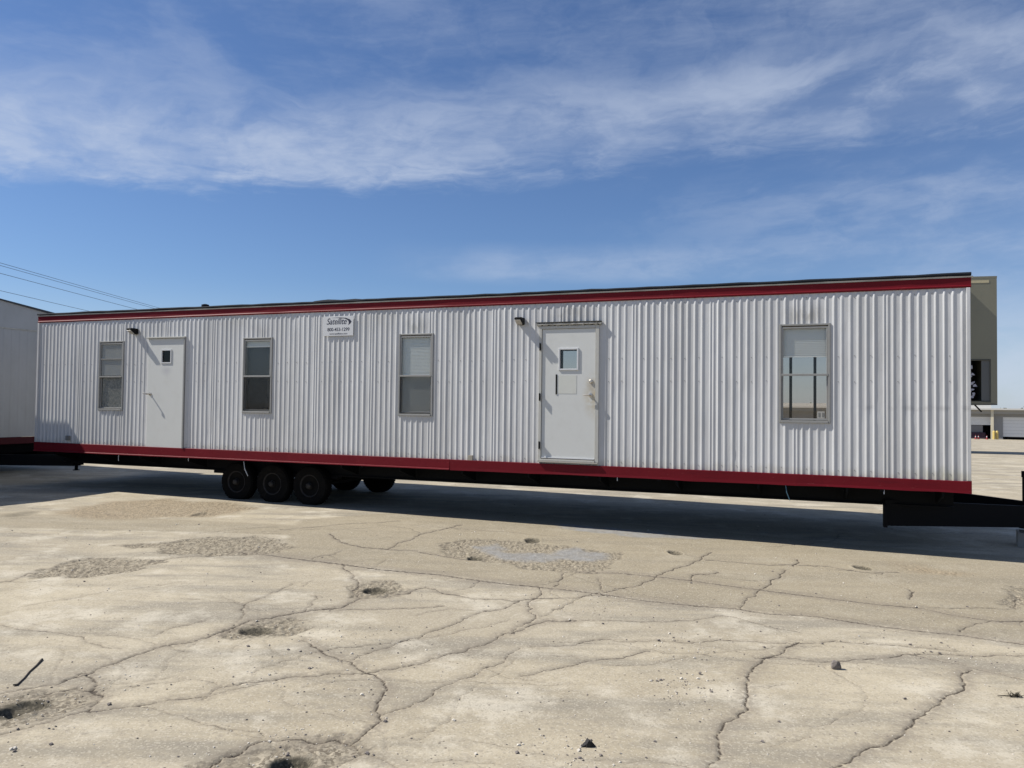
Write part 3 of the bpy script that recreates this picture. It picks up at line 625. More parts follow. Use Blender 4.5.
# underbody
MB().box(.02, LEN - .02, .04, WID - .03, .825, .945).build('underfloor', under, T)
for n in (.62, WID - .72):
    b = MB(); b.box(.05, LEN - .1, n, n + .10, .80, .822); b.box(.05, LEN - .1, n, n + .10, .55, .57); b.box(.05, LEN - .1, n + .045, n + .055, .572, .798); b.build('chassis_beam', blk, T)
for k in range(15):
    x = .5 + k * 1.16
    if 4.1 < x < 7.2: continue
    MB().prism([(.07, .823), (.07, .76), (.615, .60), (.615, .823)], x, x + .03).build('outrigger', blk, T)
    MB().box(x, x + .05, .74, WID - .74, .62, .80).build('cross_member', blk, T)
# axles, springs and wheels
def wheel(cx_, cy_, side):
    """side -1: outer face towards the camera; +1: away"""
    c = (cx_, cy_, .375); s_ = side
    t = MB().lathe([(.20, .085 * s_), (.235, .105 * s_), (.30, .112 * s_), (.345, .10 * s_), (.362, .07 * s_), (.366, 0), (.362, -.07 * s_), (.345, -.10 * s_), (.30, -.112 * s_), (.20, -.10 * s_)], c, 'y', 44)
    for k in range(44):          # tread blocks
        a = 2 * math.pi * k / 44
        for off in (-.055, 0, .055):
            p = [(math.cos(a + da) * rr, math.sin(a + da) * rr) for da, rr in ((-.045, .360), (.045, .360), (.045, .3705), (-.045, .3705))]
            kk = len(t.v); t.v += [(c[0] + q[0], c[1] + off + e, c[2] + q[1]) for e in (-.022, .022) for q in p]
            for q in ((0, 1, 2, 3), (4, 5, 6, 7), (0, 1, 5, 4), (1, 2, 6, 5), (2, 3, 7, 6), (3, 0, 4, 7)): t.f.append(tuple(kk + i for i in q))
    tw = t.build('wheel', rubber, T, smooth=True)
    r = MB().lathe([(.06, .10 * s_), (.07, .06 * s_), (.10, .045 * s_), (.15, .04 * s_), (.17, .075 * s_), (.198, .098 * s_), (.206, .098 * s_), (.20, .05 * s_), (.19, -.05 * s_), (.05, -.05 * s_)], c, 'y', 36)
    rr_ = r.build('rim', rimm, tw, smooth=True)
    h = MB().lathe([(.055, .10 * s_), (.052, .135 * s_), (.035, .15 * s_), (.01, .152 * s_)], c, 'y', 18); h.build('hub', rimm, tw, smooth=True)
    for k in range(6):
        a = 2 * math.pi * (k + .3) / 6; MB().lathe([(.013, .04 * s_), (.013, .07 * s_), (.006, .075 * s_)], (c[0] + .095 * math.cos(a), c[1], c[2] + .095 * math.sin(a)), 'y', 6).build('wheel_nut', steel, tw)
for x in (4.92, 5.75, 6.58):
    MB().tube([(x, .45, .375), (x, WID - .45, .375)], .045, 12).build('axle', blk, T)
    for n in (.50, WID - .80): wheel(x, n, -1 if n < 1 else 1)
    for n in (.67, WID - .67):
        sp = MB(); 
        for l_ in range(4): sp.tube([(x - .34 + l_ * .05, n, .50 - l_ * .017), (x, n, .445 - l_ * .017), (x + .34 - l_ * .05, n, .50 - l_ * .017)], .011, 6)
        sp.build('leaf_spring', blk, T)
for n in (.60, WID - .70): MB().box(4.2, 7.05, n, n + .14, .50, .55).build('spring_hanger', blk, T)
# windows
def window(idx, a, b):
    z0, z1 = WZ0, WZ1; zr = 2.385
    f = MB()
    f.box(a, a + .030, .016, .070, z0, z1); f.box(b - .030, b, .016, .070, z0, z1)
    f.box(a + .030, b - .030, .017, .070, z1 - .028, z1 - .001); f.box(a + .030, b - .030, .006, .070, z0 + .001, z0 + .034)
    wn_ = f.build('window', alu, T, bevel=.004)
    s1 = MB(); us = a + .031; ue = b - .031
    s1.box(us, us + .022, .022, .045, zr, z1 - .042); s1.box(ue - .022, ue, .022, .045, zr, z1 - .042); s1.box(us + .022, ue - .022, .022, .045, z1 - .066, z1 - .042); s1.box(us, ue, .012, .046, zr - .03, zr - .001)
    s1.build('sash', alu, wn_, bevel=.003)
    s2 = MB(); s2.box(us, us + .022, .048, .068, z0 + .04, zr - .032); s2.box(ue - .022, ue, .048, .068, z0 + .04, zr - .032); s2.box(us + .022, ue - .022, .048, .068, z0 + .04, z0 + .066)
    s2.build('sash', alu, wn_, bevel=.003)
    MB().box(us + .020, ue - .020, .033, .036, zr - .001, z1 - .064).build('pane', glass, wn_)
    MB().box(us + .020, ue - .020, .057, .060, z0 + .064, zr - .005).build('pane', glass, wn_)
    def slats(zlo, zhi, mat, y=.0725):
        bl = MB(); z = zhi
        while z > zlo:
            bl.quad((a + .035, y + .009, z), (b - .035, y + .009, z), (b - .035, y - .009, z - .026), (a + .035, y - .009, z - .026)); z -= .0238
        bl.box(a + .035, b - .035, y - .010, y + .010, zlo - .022, zlo - .004)
        bl.build('blind', mat, wn_)
    if idx == 0:
        MB().box(a + .042, b - .042, .0471, .050, zr + .01, z1 - .045).build('curtain', blindg, wn_); MB().box(us + .02, ue - .02, .02, .05, 2.715, 2.735).build('sash_bar', alu, wn_)
        fm = Mat('mottled_film', (.34, .34, .30), .8); fm.over(fm.rng(fm.noise(34, 5, .75), .38, .62), (.17, .175, .175)); fm.over(fm.rng(fm.noise(7, 5, .7), .55, .70, 0, .6), (.38, .37, .33))
        MB().box(a + .06, b - .045, .0705, .073, z0 + .05, zr - .03).build('window_film', fm, wn_)
    if idx == 1:
        slats(2.93, z1 - .055, blind)
        MB().box(a + .03, b - .03, .14, .145, z0, z1).build('dark_backing', Mat('dark_backing', (.055, .06, .062), .9), wn_)  # dark sheet closing the view into the room
    if idx == 2:
        slats(WZ0 + .08, z1 - .05, blind)
        MB().box(us + .001, ue - .001, .024, .0255, z0 + .042, zr - .033).build('screen', screen, wn_)
    if idx == 3: slats(2.64, z1 - .05, blind)
    if idx == 1: MB().box(us + .001, ue - .001, .024, .0255, z0 + .042, zr - .033).build('screen', screen, wn_)
    if idx == 3:
        MB().box(b - .17, b - .075, .050, .0515, z0 + .07, z0 + .165).build('sticker', Mat('pale_sticker', (.36, .35, .32), .6), wn_)
        for k in range(5): MB().box(b - .155 + k * .016, b - .147 + k * .016, .048, .0495, z0 + .085, z0 + .15).build('sticker_bar', Mat('sticker_ink', (.12, .12, .11), .6), wn_) if k != 2 else None
for i, (a, b) in enumerate(WINS): window(i, a, b)
# doors
def hole_slab(mb, x0, x1, z0, z1, y0, y1, hx0, hx1, hz0, hz1):
    mb.box(x0, hx0, y0, y1, z0, z1); mb.box(hx1, x1, y0, y1, z0, z1); mb.box(hx0, hx1, y0, y1, z0, hz0); mb.box(hx0, hx1, y0, y1, hz1, z1)
# right door
d = MB(); hole_slab(d, 11.185, 12.045, 1.075, 3.095, .012, .055, 11.475, 11.76, 2.47, 2.775)
D2 = d.build('door', doorm, T); tag(D2, 'wide white door with lever, deadbolt, small pane and pale notice')
fr = MB(); fr.box(11.135, 11.18, -.006, .05, 1.035, 3.145); fr.box(12.05, 12.105, -.002, .05, 1.035, 3.145); fr.box(11.18, 12.05, -.006, .05, 3.10, 3.145); fr.box(11.18, 12.05, -.02, .05, 1.035, 1.062)
fr.build('door_frame', framew, T, bevel=.003)
cp = MB()
k0 = 11.10
while k0 < 12.13:
    e_ = min(k0 + .035, 12.14); hh = .014 * math.sin(k0 * 62); cp.prism([(.034, 3.20 + hh), (-.016, 3.188), (-.022, 3.165), (-.016, 3.152 + hh * .8), (.034, 3.147)], k0, e_ - .0005); k0 = e_
cp.build('drip_cap', capm, T)
tcap = MB().box(11.08, 12.14, -.026, .03, 3.196, 3.207); tcap.build('drip_cap', Mat('dark_sealant', (.05, .048, .04), .8), T)
pf = MB(); a, b, c, e = 11.455, 11.78, 2.45, 2.795
pf.box(a, a + .024, -.004, .060, c, e); pf.box(b - .024, b, -.004, .060, c, e); pf.box(a + .024, b - .024, -.004, .060, c, c + .024); pf.box(a + .024, b - .024, -.004, .060, e - .024, e)
pf.build('pane_frame', white, D2, bevel=.003)
MB().box(a + .022, b - .022, .030, .034, c + .022, e - .022).build('pane', glass, D2)
MB().box(11.435, 11.75, .0095, .0115, 2.085, 2.37).build('notice', paper, D2); MB().box(11.412, 11.434, .004, .0115, 2.075, 2.385).build('notice_strip', blk, D2)
hl = MB().lathe([(.033, 0), (.033, -.012), (.012, -.016), (.012, -.06)], (11.975, .012, 2.065), 'y', 20); hl.tube([(11.975, -.048, 2.065), (11.93, -.052, 2.067), (11.875, -.048, 2.06)], [.013, .011, .008], 10); hl.build('handle', steel, D2, smooth=True)
MB().lathe([(.032, 0), (.032, -.014), (.02, -.026), (.006, -.027)], (11.98, .012, 2.275), 'y', 20).build('deadbolt', steel, D2, smooth=True)
for z in (2.82, 2.03, 1.275): MB().box(11.150, 11.168, -.034, -.007, z - .055, z + .055).tube([(11.16, -.036, z - .06), (11.16, -.036, z + .06)], .008, 8).build('hinge', blk, D2)
MB().box(11.135, 12.105, -.03, .03, 1.012, 1.034).build('threshold', steel, T); MB().box(11.19, 12.04, -.004, .0115, 1.076, 1.092).build('door_sweep', white, D2)
# left door
d = MB(); hole_slab(d, 3.055, 3.955, 1.0, 3.105, .012, .055, 3.405, 3.625, 2.645, 2.875)
D1 = d.build('door', doorm, T); tag(D1, 'plain white door with a tiny dark pane')
pf = MB(); a, b, c, e = 3.385, 3.645, 2.625, 2.895
pf.box(a, a + .022, .000, .060, c, e); pf.box(b - .022, b, .000, .060, c, e); pf.box(a + .022, b - .022, .000, .060, c, c + .022); pf.box(a + .022, b - .022, .000, .060, e - .022, e); pf.build('pane_frame', white, D1)
MB().box(a + .02, b - .02, .030, .034, c + .02, e - .02).build('pane', glassmat('dark_glass', (.10, .11, .14), .8), D1)
MB().box(3.02, 3.99, -.022, .03, 3.112, 3.138).build('drip_cap', framew, T, bevel=.003)
MB().box(3.958, 3.985, -.012, .03, 1.0, 3.110).build('door_frame', alu, T)
hl = MB().lathe([(.03, 0), (.03, -.012), (.012, -.016), (.012, -.09)], (3.13, .012, 2.03), 'y', 18); hl.tube([(3.13, -.080, 2.03), (3.085, -.10, 2.045), (3.06, -.10, 2.05)], [.014, .012, .010], 10); hl.build('handle', steel, D1, smooth=True)
# flood lamps beside the doors
def lamp(x, z):
    b = MB().prism([(.030, z + .050), (-.130, z + .052), (-.165, z + .035), (-.160, z + .018), (-.055, z - .050), (.000, z - .062), (.030, z - .055)], x - .045, x + .065)
    lb = b.build('flood_lamp', plastic, T, bevel=.006)
    MB().prism([(-.153, z + .010), (-.057, z - .053), (-.063, z - .062), (-.159, z + .002)], x - .035, x + .055).build('lens', lens, lb)
    MB().lathe([(.05, 0), (.05, -.012)], (x + .01, .03, z), 'y', 16).build('base_plate', plastic, lb)
lamp(2.70, 3.265); lamp(10.815, 3.235)
# company plate
pl = MB().box(7.10, 7.715, .004, .010, 1.175 + 1.90 + .0, 1.52 + 1.90)
plate = pl.build('sign_plate', white, T, bevel=.002)
text_mesh('Satellite', .155, (7.365, .0035, 3.325), plate, ink, 'lettering', shear=.30, sx=.90, bold=.0008)
text_mesh('800-453-1299', .082, (7.41, .0035, 3.185), plate, ink, 'lettering', bold=.0010, sx=1.04)
text_mesh('www.satelliteco.com', .046, (7.41, .0035, 3.113), plate, ink, 'lettering')
sw = MB(); pts_t = [(7.28, 3.392), (7.42, 3.398), (7.56, 3.388), (7.645, 3.358), (7.678, 3.320), (7.655, 3.285), (7.610, 3.262)]
pts_b = [(7.28, 3.390), (7.42, 3.390), (7.54, 3.374), (7.600, 3.345), (7.620, 3.315), (7.618, 3.288), (7.608, 3.264)]
for i in range(6): sw.quad((pts_t[i][0], .0035, pts_t[i][1]), (pts_t[i + 1][0], .0035, pts_t[i + 1][1]), (pts_b[i + 1][0], .0035, pts_b[i + 1][1]), (pts_b[i][0], .0035, pts_b[i][1]))
sw.build('swoosh', ink, plate)
# small fittings
ob = MB().box(.905, 1.005, -.01, .03, 1.07, 1.165); ob.box(.92, .99, -.018, -.0105, 1.085, 1.15); ob.build('outlet_box', Mat('grey_outlet', (.16, .165, .16), .6), T, bevel=.004)
MB().box(9.93, 10.01, .002, .03, .99, 1.075).build('clearance_lamp', Mat('faded_lens', (.30, .27, .22), .5), T, bevel=.004)
for x, z, a_, m_, dx_ in ((2.33, .83, .13, cordw, .0), (5.40, .80, .26, cordw, .10), (14.80, .83, .22, cord, .06), (4.1, .82, .06, cordw, 0), (12.4, .82, .05, cordw, 0), (16.05, .82, .06, cordw, 0), (13.3, .82, .10, blk, .01)):
    MB().tube([(x, .03, z), (x + dx_ * .3, .025, z - a_ * .5), (x + dx_, .03, z - a_)], .007, 6).build('hanging_tie', m_, T)
for x in (3.3, 7.9, 11.9, 13.0, 16.0): MB().box(x, x + .05, .02, .04, .795, .822).build('bracket', blk, T)
# hitch
def rail(p, q, h, t=.07):
    a = Vector(p); b_ = Vector(q); dr = (b_ - a).normalized(); nrm = Vector((dr.y, -dr.x, 0)) * t / 2; m_ = MB(); k = len(m_.v)
    for pt, hh in ((a, h[0]), (b_, h[1])):
        for sgn in (-1, 1):
            for z in hh: m_.v.append((pt.x + nrm.x * sgn, pt.y + nrm.y * sgn, z))
    for q_ in ((0, 1, 3, 2), (4, 5, 7, 6), (0, 1, 5, 4), (2, 3, 7, 6), (0, 2, 6, 4), (1, 3, 7, 5)): m_.f.append(q_)
    return m_
MB().box(16.09, 16.14, .575, .70, .24, .548).build('hitch_crossbar', blk, T)
rail((16.10, .62, 0), (18.55, 1.72, 0), ((.262, .625), (.235, .520))).build('hitch_beam', blk, T)
rail((16.75, WID - .80, 0), (18.55, WID - 1.72, 0), ((.262, .625), (.235, .520))).build('hitch_beam', blk, T)
cpz = MB().box(18.5, 18.85, 1.77, 1.89, .40, .50); cpz.lathe([(.085, -.06), (.085, .05), (.05, .07)], (18.9, 1.83, .43), 'z', 16); cpz.build('coupler', blk, T)
jk = MB().tube([(18.06, 1.78, .20), (18.06, 1.78, .95)], .035, 12); jk.tube([(18.06, 1.78, .93), (18.06, 1.78, 1.02)], .045, 12); jk.tube([(18.06, 1.78, .98), (18.14, 1.74, .98), (18.22, 1.74, .98), (18.22, 1.74, .92)], .012, 8); jk.lathe([(.08, 0), (.08, .015)], (18.06, 1.78, .187), 'z', 16)
jk.build('jack', blk, T)
tag(T, cat='office trailer')
CB = empty('concrete_block', (0, 0, 0)); bpy.data.objects.remove(CB)
def toworld(s, n, z=0):
    c, si = math.cos(R_(-21.008)), math.sin(R_(-21.008)); return (-9.9737 + s * c - n * si, 16.1023 + s * si + n * c, z)
cb = MB(); cb.box(-.20, .20, -.10, -.07, 0, .19); cb.box(-.20, .20, .07, .10, 0, .19)
for x in (-.20, -.015, .17): cb.box(x, x + .03, -.07, .07, 0, .19)
cbo = cb.build('concrete_block', concblk); q = toworld(18.06, 1.78); cbo.location = (q[0], q[1], G(q[0], q[1]) + .002 - .015); cbo.rotation_euler = (0, 0, R_(60))
tag(cbo, 'grey hollow concrete block under the jack of the long trailer hitch', 'concrete block')
cbo.scale = (1, 1, 1.15)

# ---------------------------------------------------------------- neighbouring modules, left
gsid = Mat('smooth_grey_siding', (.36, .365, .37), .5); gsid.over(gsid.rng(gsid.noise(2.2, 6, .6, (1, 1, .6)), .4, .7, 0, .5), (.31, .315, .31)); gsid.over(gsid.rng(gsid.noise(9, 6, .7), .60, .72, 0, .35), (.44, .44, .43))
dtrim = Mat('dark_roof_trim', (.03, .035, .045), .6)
red2 = Mat('shaded_dark_red', (.050, .004, .008), .6, spec=.2)  # same trim red, darkened to carry the shade on the left modules
def module():
    m = empty('office_trailer', (*toworld(-2.8, 0)[:2], 0), R_(-21.008))
    y0, y1, yr = -.60, 3.06, 1.10; e, pk = 3.60, 4.27
    def slope(y): return pk - .127 * abs(y - yr)
    X0 = -12.0
    # end wall below the belt joint, gable above
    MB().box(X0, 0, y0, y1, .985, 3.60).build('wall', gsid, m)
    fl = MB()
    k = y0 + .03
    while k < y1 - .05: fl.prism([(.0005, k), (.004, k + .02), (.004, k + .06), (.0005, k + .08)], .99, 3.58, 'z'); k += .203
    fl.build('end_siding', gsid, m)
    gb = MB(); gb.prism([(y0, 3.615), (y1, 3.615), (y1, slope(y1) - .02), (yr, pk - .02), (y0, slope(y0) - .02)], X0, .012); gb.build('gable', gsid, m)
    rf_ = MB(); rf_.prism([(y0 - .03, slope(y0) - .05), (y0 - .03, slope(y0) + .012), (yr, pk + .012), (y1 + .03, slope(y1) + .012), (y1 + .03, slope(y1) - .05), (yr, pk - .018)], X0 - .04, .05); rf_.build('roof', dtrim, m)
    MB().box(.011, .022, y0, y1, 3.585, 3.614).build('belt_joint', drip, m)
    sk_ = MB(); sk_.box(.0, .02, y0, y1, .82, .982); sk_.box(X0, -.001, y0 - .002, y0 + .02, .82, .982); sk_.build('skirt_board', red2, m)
    MB().box(X0 + .1, -.05, y0 + .05, y1 - .05, .60, .90).build('underfloor', under, m)
    for y in (y0 + .6, y1 - .6): MB().box(X0 + .1, -.05, y - .05, y + .05, .42, .60).build('chassis_beam', blk, m)
    ym = (y0 + y1) / 2
    def rl(p, q): 
        o = rail(p, q, ((.42, .66), (.42, .66))); return o.build('hitch_beam', blk, m)
    rl((-.3, y0 + .6, 0), (2.55, ym - .06, 0)); rl((-.3, y1 - .6, 0), (2.55, ym + .06, 0))
    MB().box(2.45, 2.68, ym - .07, ym + .07, .44, .64).build('coupler', blk, m)
    j = MB().tube([(2.66, ym - .10, .34), (2.66, ym - .10, .80)], .035, 10); j.lathe([(.07, 0), (.07, .015)], (2.66, ym - .10, .33), 'z', 12); j.build('jack', blk, m)
    for x in (-5.2, -6.0, -6.8):
        for y, s_ in ((y0 + .35, -1), (y1 - .35, 1)):
            t = MB().lathe([(.20, .085 * s_), (.30, .112 * s_), (.362, .07 * s_), (.362, -.07 * s_), (.30, -.112 * s_), (.20, -.10 * s_)], (x, y, .47), 'y', 28).build('wheel', rubber, m, smooth=True)
            MB().lathe([(.02, .10 * s_), (.15, .05 * s_), (.20, .09 * s_), (.19, -.05 * s_)], (x, y, .47), 'y', 20).build('rim', rimm, t, smooth=True)
    o = MB().box(.011, .05, 1.02, 1.16, 1.06, 1.15); o.build('outlet_box', Mat('dark_outlet', (.10, .10, .10), .7), m, bevel=.005)
    return m
M1 = module(); tag(M1, 'shaded grey office trailer with a sloping gable roof at the left edge, tongue pointing right', 'office trailer')
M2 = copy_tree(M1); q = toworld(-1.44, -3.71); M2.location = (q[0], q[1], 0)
tag(M2, 'grey office trailer outside the left edge whose shadow falls across the yard', 'office trailer')

# ---------------------------------------------------------------- olive raised shed behind the right end
ol = Mat('olive_sheet_metal', (.205, .20, .15), .7); ol.over(ol.rng(ol.noise(1.6, 6, .6, (1, 1, .4)), .4, .7, 0, .5), (.175, .17, .13)); ol.over(ol.rng(ol.noise(18, 5, .7), .66, .74, 0, .5), (.10, .09, .07))
old = Mat('olive_dark_frame', (.060, .062, .052), .7)
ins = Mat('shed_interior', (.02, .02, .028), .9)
pan = Mat('grey_shutter', (.10, .105, .105), .7)
cream = Mat('cream_lit_ledge', (.50, .44, .28), .6)
S = empty('raised_metal_shed', (27.72, 43.9, -1.90), R_(-13)); S.scale = (2, 2, 2)
tag(S, 'olive metal shed raised above the yard behind the right end of the long trailer', 'metal shed')
b = MB()                                             # walls with an opening in the front one
wall_cells(b, -2.9, 0, 2.10, 5.70, 0, .06, [(-1.5, -.19, 2.17, 3.335)])
b.box(-.06, 0, .06, 2.6, 2.10, 5.70); b.box(-2.9, -2.84, .06, 2.6, 2.10, 5.70); b.box(-2.84, -.06, 2.54, 2.6, 2.10, 5.70)
b.build('wall', ol, S)
MB().box(-2.9, 0, 0.0, 2.6, 2.06, 2.098).build('floor', old, S); MB().box(-2.93, .006, -.001, 2.63, 5.702, 5.76).build('roof', ol, S)
MB().box(-2.6, -.20, -.006, -.001, 5.57, 5.645).build('lit_rail', cream, S)  # yellowish ledge as a flat strip, its sunlight put into the cream colour
MB().box(-1.10, -1.02, -.20, -.002, 2.9, 5.69).build('shade_fin', ol, S)  # unseen fin, added to throw the slanting shade across the shed front
MB().box(-.40, -.19, .02, .05, 2.175, 3.33).build('shutter', pan, S)
fq = MB(); fq.box(-.19, -.165, -.006, -.001, 2.13, 3.375); fq.box(-1.5, -.19, -.006, -.001, 3.337, 3.375); fq.box(-1.5, -.19, -.006, -.001, 2.13, 2.168); fq.build('opening_frame', old, S)
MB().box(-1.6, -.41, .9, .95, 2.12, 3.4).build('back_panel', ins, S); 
pc = MB(); rr = random.Random(5)
pc.box(-.86, -.60, .12, .16, 3.10, 3.20)
for i in range(16): 
    x = -.74 + rr.uniform(-.06, .17); z = 2.25 + i * .055; pc.prism([(x, z), (x + rr.uniform(.04, .12), z + .01), (x + rr.uniform(.04, .1), z + rr.uniform(.04, .09)), (x + .005, z + rr.uniform(.03, .08))], .15, .19, 'y')
pc.build('hanging_bags', Mat('pale_plastic', (.40, .40, .46), .5), S)
br = MB().tube([(-.62, .06, 2.12), (-.42, -.04, 1.86)], .022, 8); br.build('brace', blk, S)
MB().box(-.03, .028, .2, .26, 3.40, 3.46).build('hinge_stub', old, S); MB().box(-.03, .03, .2, .26, 4.33, 4.39).build('hinge_stub', old, S)
for x in (-2.8, -1.3):
    for y in (.1, 2.4): MB().box(x, x + .14, y, y + .14, -.35, 2.06).build('leg', old, S)

# ---------------------------------------------------------------- warehouse
wg = Mat('warehouse_wall', (.27, .275, .28), .8); wgt = Mat('warehouse_fascia', (.30, .29, .26), .7); wr = Mat('warehouse_roof_edge', (.58, .57, .53), .6)
dw = Mat('white_dock_door', (.70, .71, .71), .5); dkk = Mat('dock_dark', (.015, .012, .02), .9); yel = Mat('faded_yellow', (.58, .44, .14), .6)
WY = 110.0; zg = -2.26
W_ = empty('warehouse', (0, WY, 0), 0); tag(W_, 'long low grey warehouse with white dock doors on the horizon', 'warehouse')
wb = MB(); wall_cells(wb, 20, 110, zg - .3, 1.30, 0, .3, [(63.0, 68.95, zg - .2, .99), (70.05, 76.2, zg - .2, .99), (78, 84, zg - .2, .99), (54, 60, zg - .2, .99)])
wb.box(20, 110, 5, 30, zg - .3, 1.9); wb.build('wall', wg, W_)
MB().box(20, 110, -1.2, 30, 2.00, 2.23).build('roof', wr, W_); MB().box(20, 110, -.8, .25, 1.42, 1.995).build('fascia', wgt, W_); MB().box(40, 68.9, 2, 25, 2.232, 2.75).build('roof_monitor', wr, W_); MB().box(20, 110, -.1, 5, 1.302, 1.41).build('canopy_soffit', wg, W_)
def dock(x0, x1, zb_):
    d = MB(); n = 6; h = (.985 - zb_) / n
    for k in range(n): d.box(x0, x1, .10, .16 + (.01 if k % 2 else 0), zb_ + k * h + .012, zb_ + (k + 1) * h)
    return d.build('dock_door', dw, W_)
dock(63.02, 68.93, -.18); dock(70.07, 76.18, -1.80); dock(78.02, 83.98, -1.8); dock(54.02, 59.98, -1.8)
MB().box(63.02, 67.6, .20, 3.5, -1.25, -.22).build('loading_platform', Mat('platform_grey', (.17, .17, .18), .8), W_)
MB().box(20, 110, 3.6, 4.9, zg - .3, 1.29).build('dock_interior', dkk, W_)
MB().box(63.02, 67.9, -.02, .30, zg - .1, -1.27).build('dock_bumper', Mat('purple_black', (.03, .012, .03), .8), W_)
MB().box(68.46, 68.80, -.9, -.7, zg, 1.99).build('column', Mat('cream_column', (.60, .55, .42), .6), W_)
for x in (67.93, 68.38):
    bo = MB().lathe([(.17, 0), (.17, 1.10), (.12, 1.2), (.04, 1.23)], (0, 0, 0), 'z', 16).build('bollard', yel); bo.location = (x, WY - 1.6, float(gz(x, WY - 1.6)))
    tag(bo, 'yellow bollard left of its twin, at the foot of the cream warehouse column' if x < 68.1 else 'yellow bollard right of its twin, at the foot of the cream warehouse column', 'bollard', 'yellow bollards at the warehouse column')
cm = Mat('traffic_cone_red', (.30, .03, .03), .6)
for i, (x, l_) in enumerate(((64.2, 'leftmost of the three red cones by the dock'), (64.6, 'middle of the three red cones by the dock'), (65.75, 'rightmost of the three red cones by the dock'))):
    co_ = empty('traffic_cone', (x, WY - 3.5, float(gz(x, WY - 3.5)))); MB().box(-.2, .2, -.2, .2, 0, .04).build('base', cm, co_)
    MB().lathe([(.16, .04), (.09, .42)], (0, 0, 0), 'z', 14).build('cone', cm, co_); MB().lathe([(.092, .425), (.055, .60)], (0, 0, 0), 'z', 14).build('band', white, co_); MB().lathe([(.054, .603), (.03, .78)], (0, 0, 0), 'z', 14).build('tip', cm, co_)
    co_.scale = (.75, .75, .75); tag(co_, l_, 'traffic cone', 'red cones by the dock')
# the whole warehouse is turned a little so that its front catches the sun
W_.rotation_euler.z = R_(-24); pv = Vector((69, WY, 0)); W_.location = pv - Matrix.Rotation(R_(-24), 3, 'Z') @ Vector((69, 0, 0))

# ---------------------------------------------------------------- distant trees
leaf = Mat('far_foliage', (.045, .060, .035), .9); leaf.over(leaf.rng(leaf.noise(.5, 4), .4, .6), (.075, .09, .05))
ft = MB(); rr = random.Random(9); x = 120
while x < 300:
    h = 3.2 + 2.4 * abs(math.sin(x * .11)) * rr.uniform(.5, 1.1); cxn = x
    for k in range(46):
        px_, py_, pz_ = cxn + rr.gauss(0, 2.2), 320 + rr.gauss(0, 2), -2.3 + abs(rr.gauss(.55, .28)) * h; s_ = rr.uniform(.25, .7); a = rr.uniform(0, 6.28)
        ft.quad((px_ - s_ * math.cos(a), py_ - s_ * math.sin(a), pz_ - s_ * .4), (px_ + s_ * math.cos(a), py_ + s_ * math.sin(a), pz_ - s_ * .3), (px_ + s_ * math.cos(a + .5), py_ + s_ * math.sin(a + .5), pz_ + s_ * .5), (px_ - s_ * math.cos(a - .4), py_ - s_ * math.sin(a - .4), pz_ + s_ * .4))
    x += 3.1
tag(ft.build('distant_trees', leaf, fix=False), 'thin dark line of trees on the horizon beyond the warehouse roof', 'trees', kind='stuff')

# ---------------------------------------------------------------- overhead cables
wire = Mat('cable_black', (.02, .022, .03), .6); wood = Mat('pole_wood', (.12, .09, .065), .9); wood.over(wood.rng(wood.noise(4, 6, .6, (1, 1, .1)), .4, .7), (.17, .14, .11))
for yy, l_ in ((30.0, 'wooden pole outside the left edge carrying the cables'), (110.0, 'wooden pole hidden far behind the long trailer carrying the cables')):
    gz_ = G(-26.7, yy) - .02; p = empty('utility_pole', (-26.7, yy, gz_)); top = 9.1 - gz_
    MB().tube([(0, 0, 0), (0, 0, top + .25)], [.16, .11], 14).build('pole', wood, p)
    MB().box(-.8, .8, -.06, .06, top - .20, top - .08).build('crossarm', wood, p); MB().lathe([(.05, 0), (.03, .10)], (.7, 0, top - .08), 'z', 10).build('insulator', drip, p)
    tag(p, l_, 'utility pole', 'poles carrying the cables')
for i, (dx_, h_, r_, l_) in enumerate(((0.0, 7.06, .011, 'topmost of the four overhead cables above the left trailer'), (.10, 6.90, .011, 'second overhead cable from the top, close under the topmost one'),
                                (0.0, 6.52, .012, 'third overhead cable from the top, above the lone lowest one'), (.0, 5.62, .011, 'lowest of the four overhead cables, nearest the left roof'))):
    c = MB(); pts = []
    for k in range(41):
        t = k / 40; pts.append((-26.7 + dx_, 30 + 80 * t, HCAM + h_ - .15 * 4 * t * (1 - t) + .08))
    c.tube(pts, r_, 6); tag(c.build('overhead_cable', wire, smooth=True), l_, 'cable', 'overhead cables at the left')

# ---------------------------------------------------------------- things lying on the yard
def gh(x, y):
    hit = ((GX[idx] - x) ** 2 + (GY[idx] - y) ** 2).argmin(); return float(Z[idx[hit]])
def stone(name, mat, x, y, s, label, cat, seed, group=None, squash=.8):
    rr = random.Random(seed); m = MB(); n = 9; pts = []
    import bmesh
    b = bmesh.new(); bmesh.ops.create_icosphere(b, subdivisions=4, radius=1)
    ks = [(Vector((rr.gauss(0, 1), rr.gauss(0, 1), rr.gauss(0, 1))).normalized(), rr.uniform(.50, .78)) for _ in range(11)]
    for v in b.verts:
        v.co.normalize()
        for d_, h_ in ks:                            # cut facets
            q_ = v.co.dot(d_)
            if q_ > h_: v.co -= d_ * (q_ - h_)
        v.co *= 1 + rr.uniform(-.03, .03); v.co.x *= s[0]; v.co.y *= s[1]; v.co.z *= s[2]
    me_ = bpy.data.meshes.new(name); b.to_mesh(me_); b.free(); me_.materials.append(mat.m); o = bpy.data.objects.new(name, me_); COL.objects.link(o)
    o.location = (x, y, gh(x, y) + s[2] * .62); tag(o, label, cat, group); return o
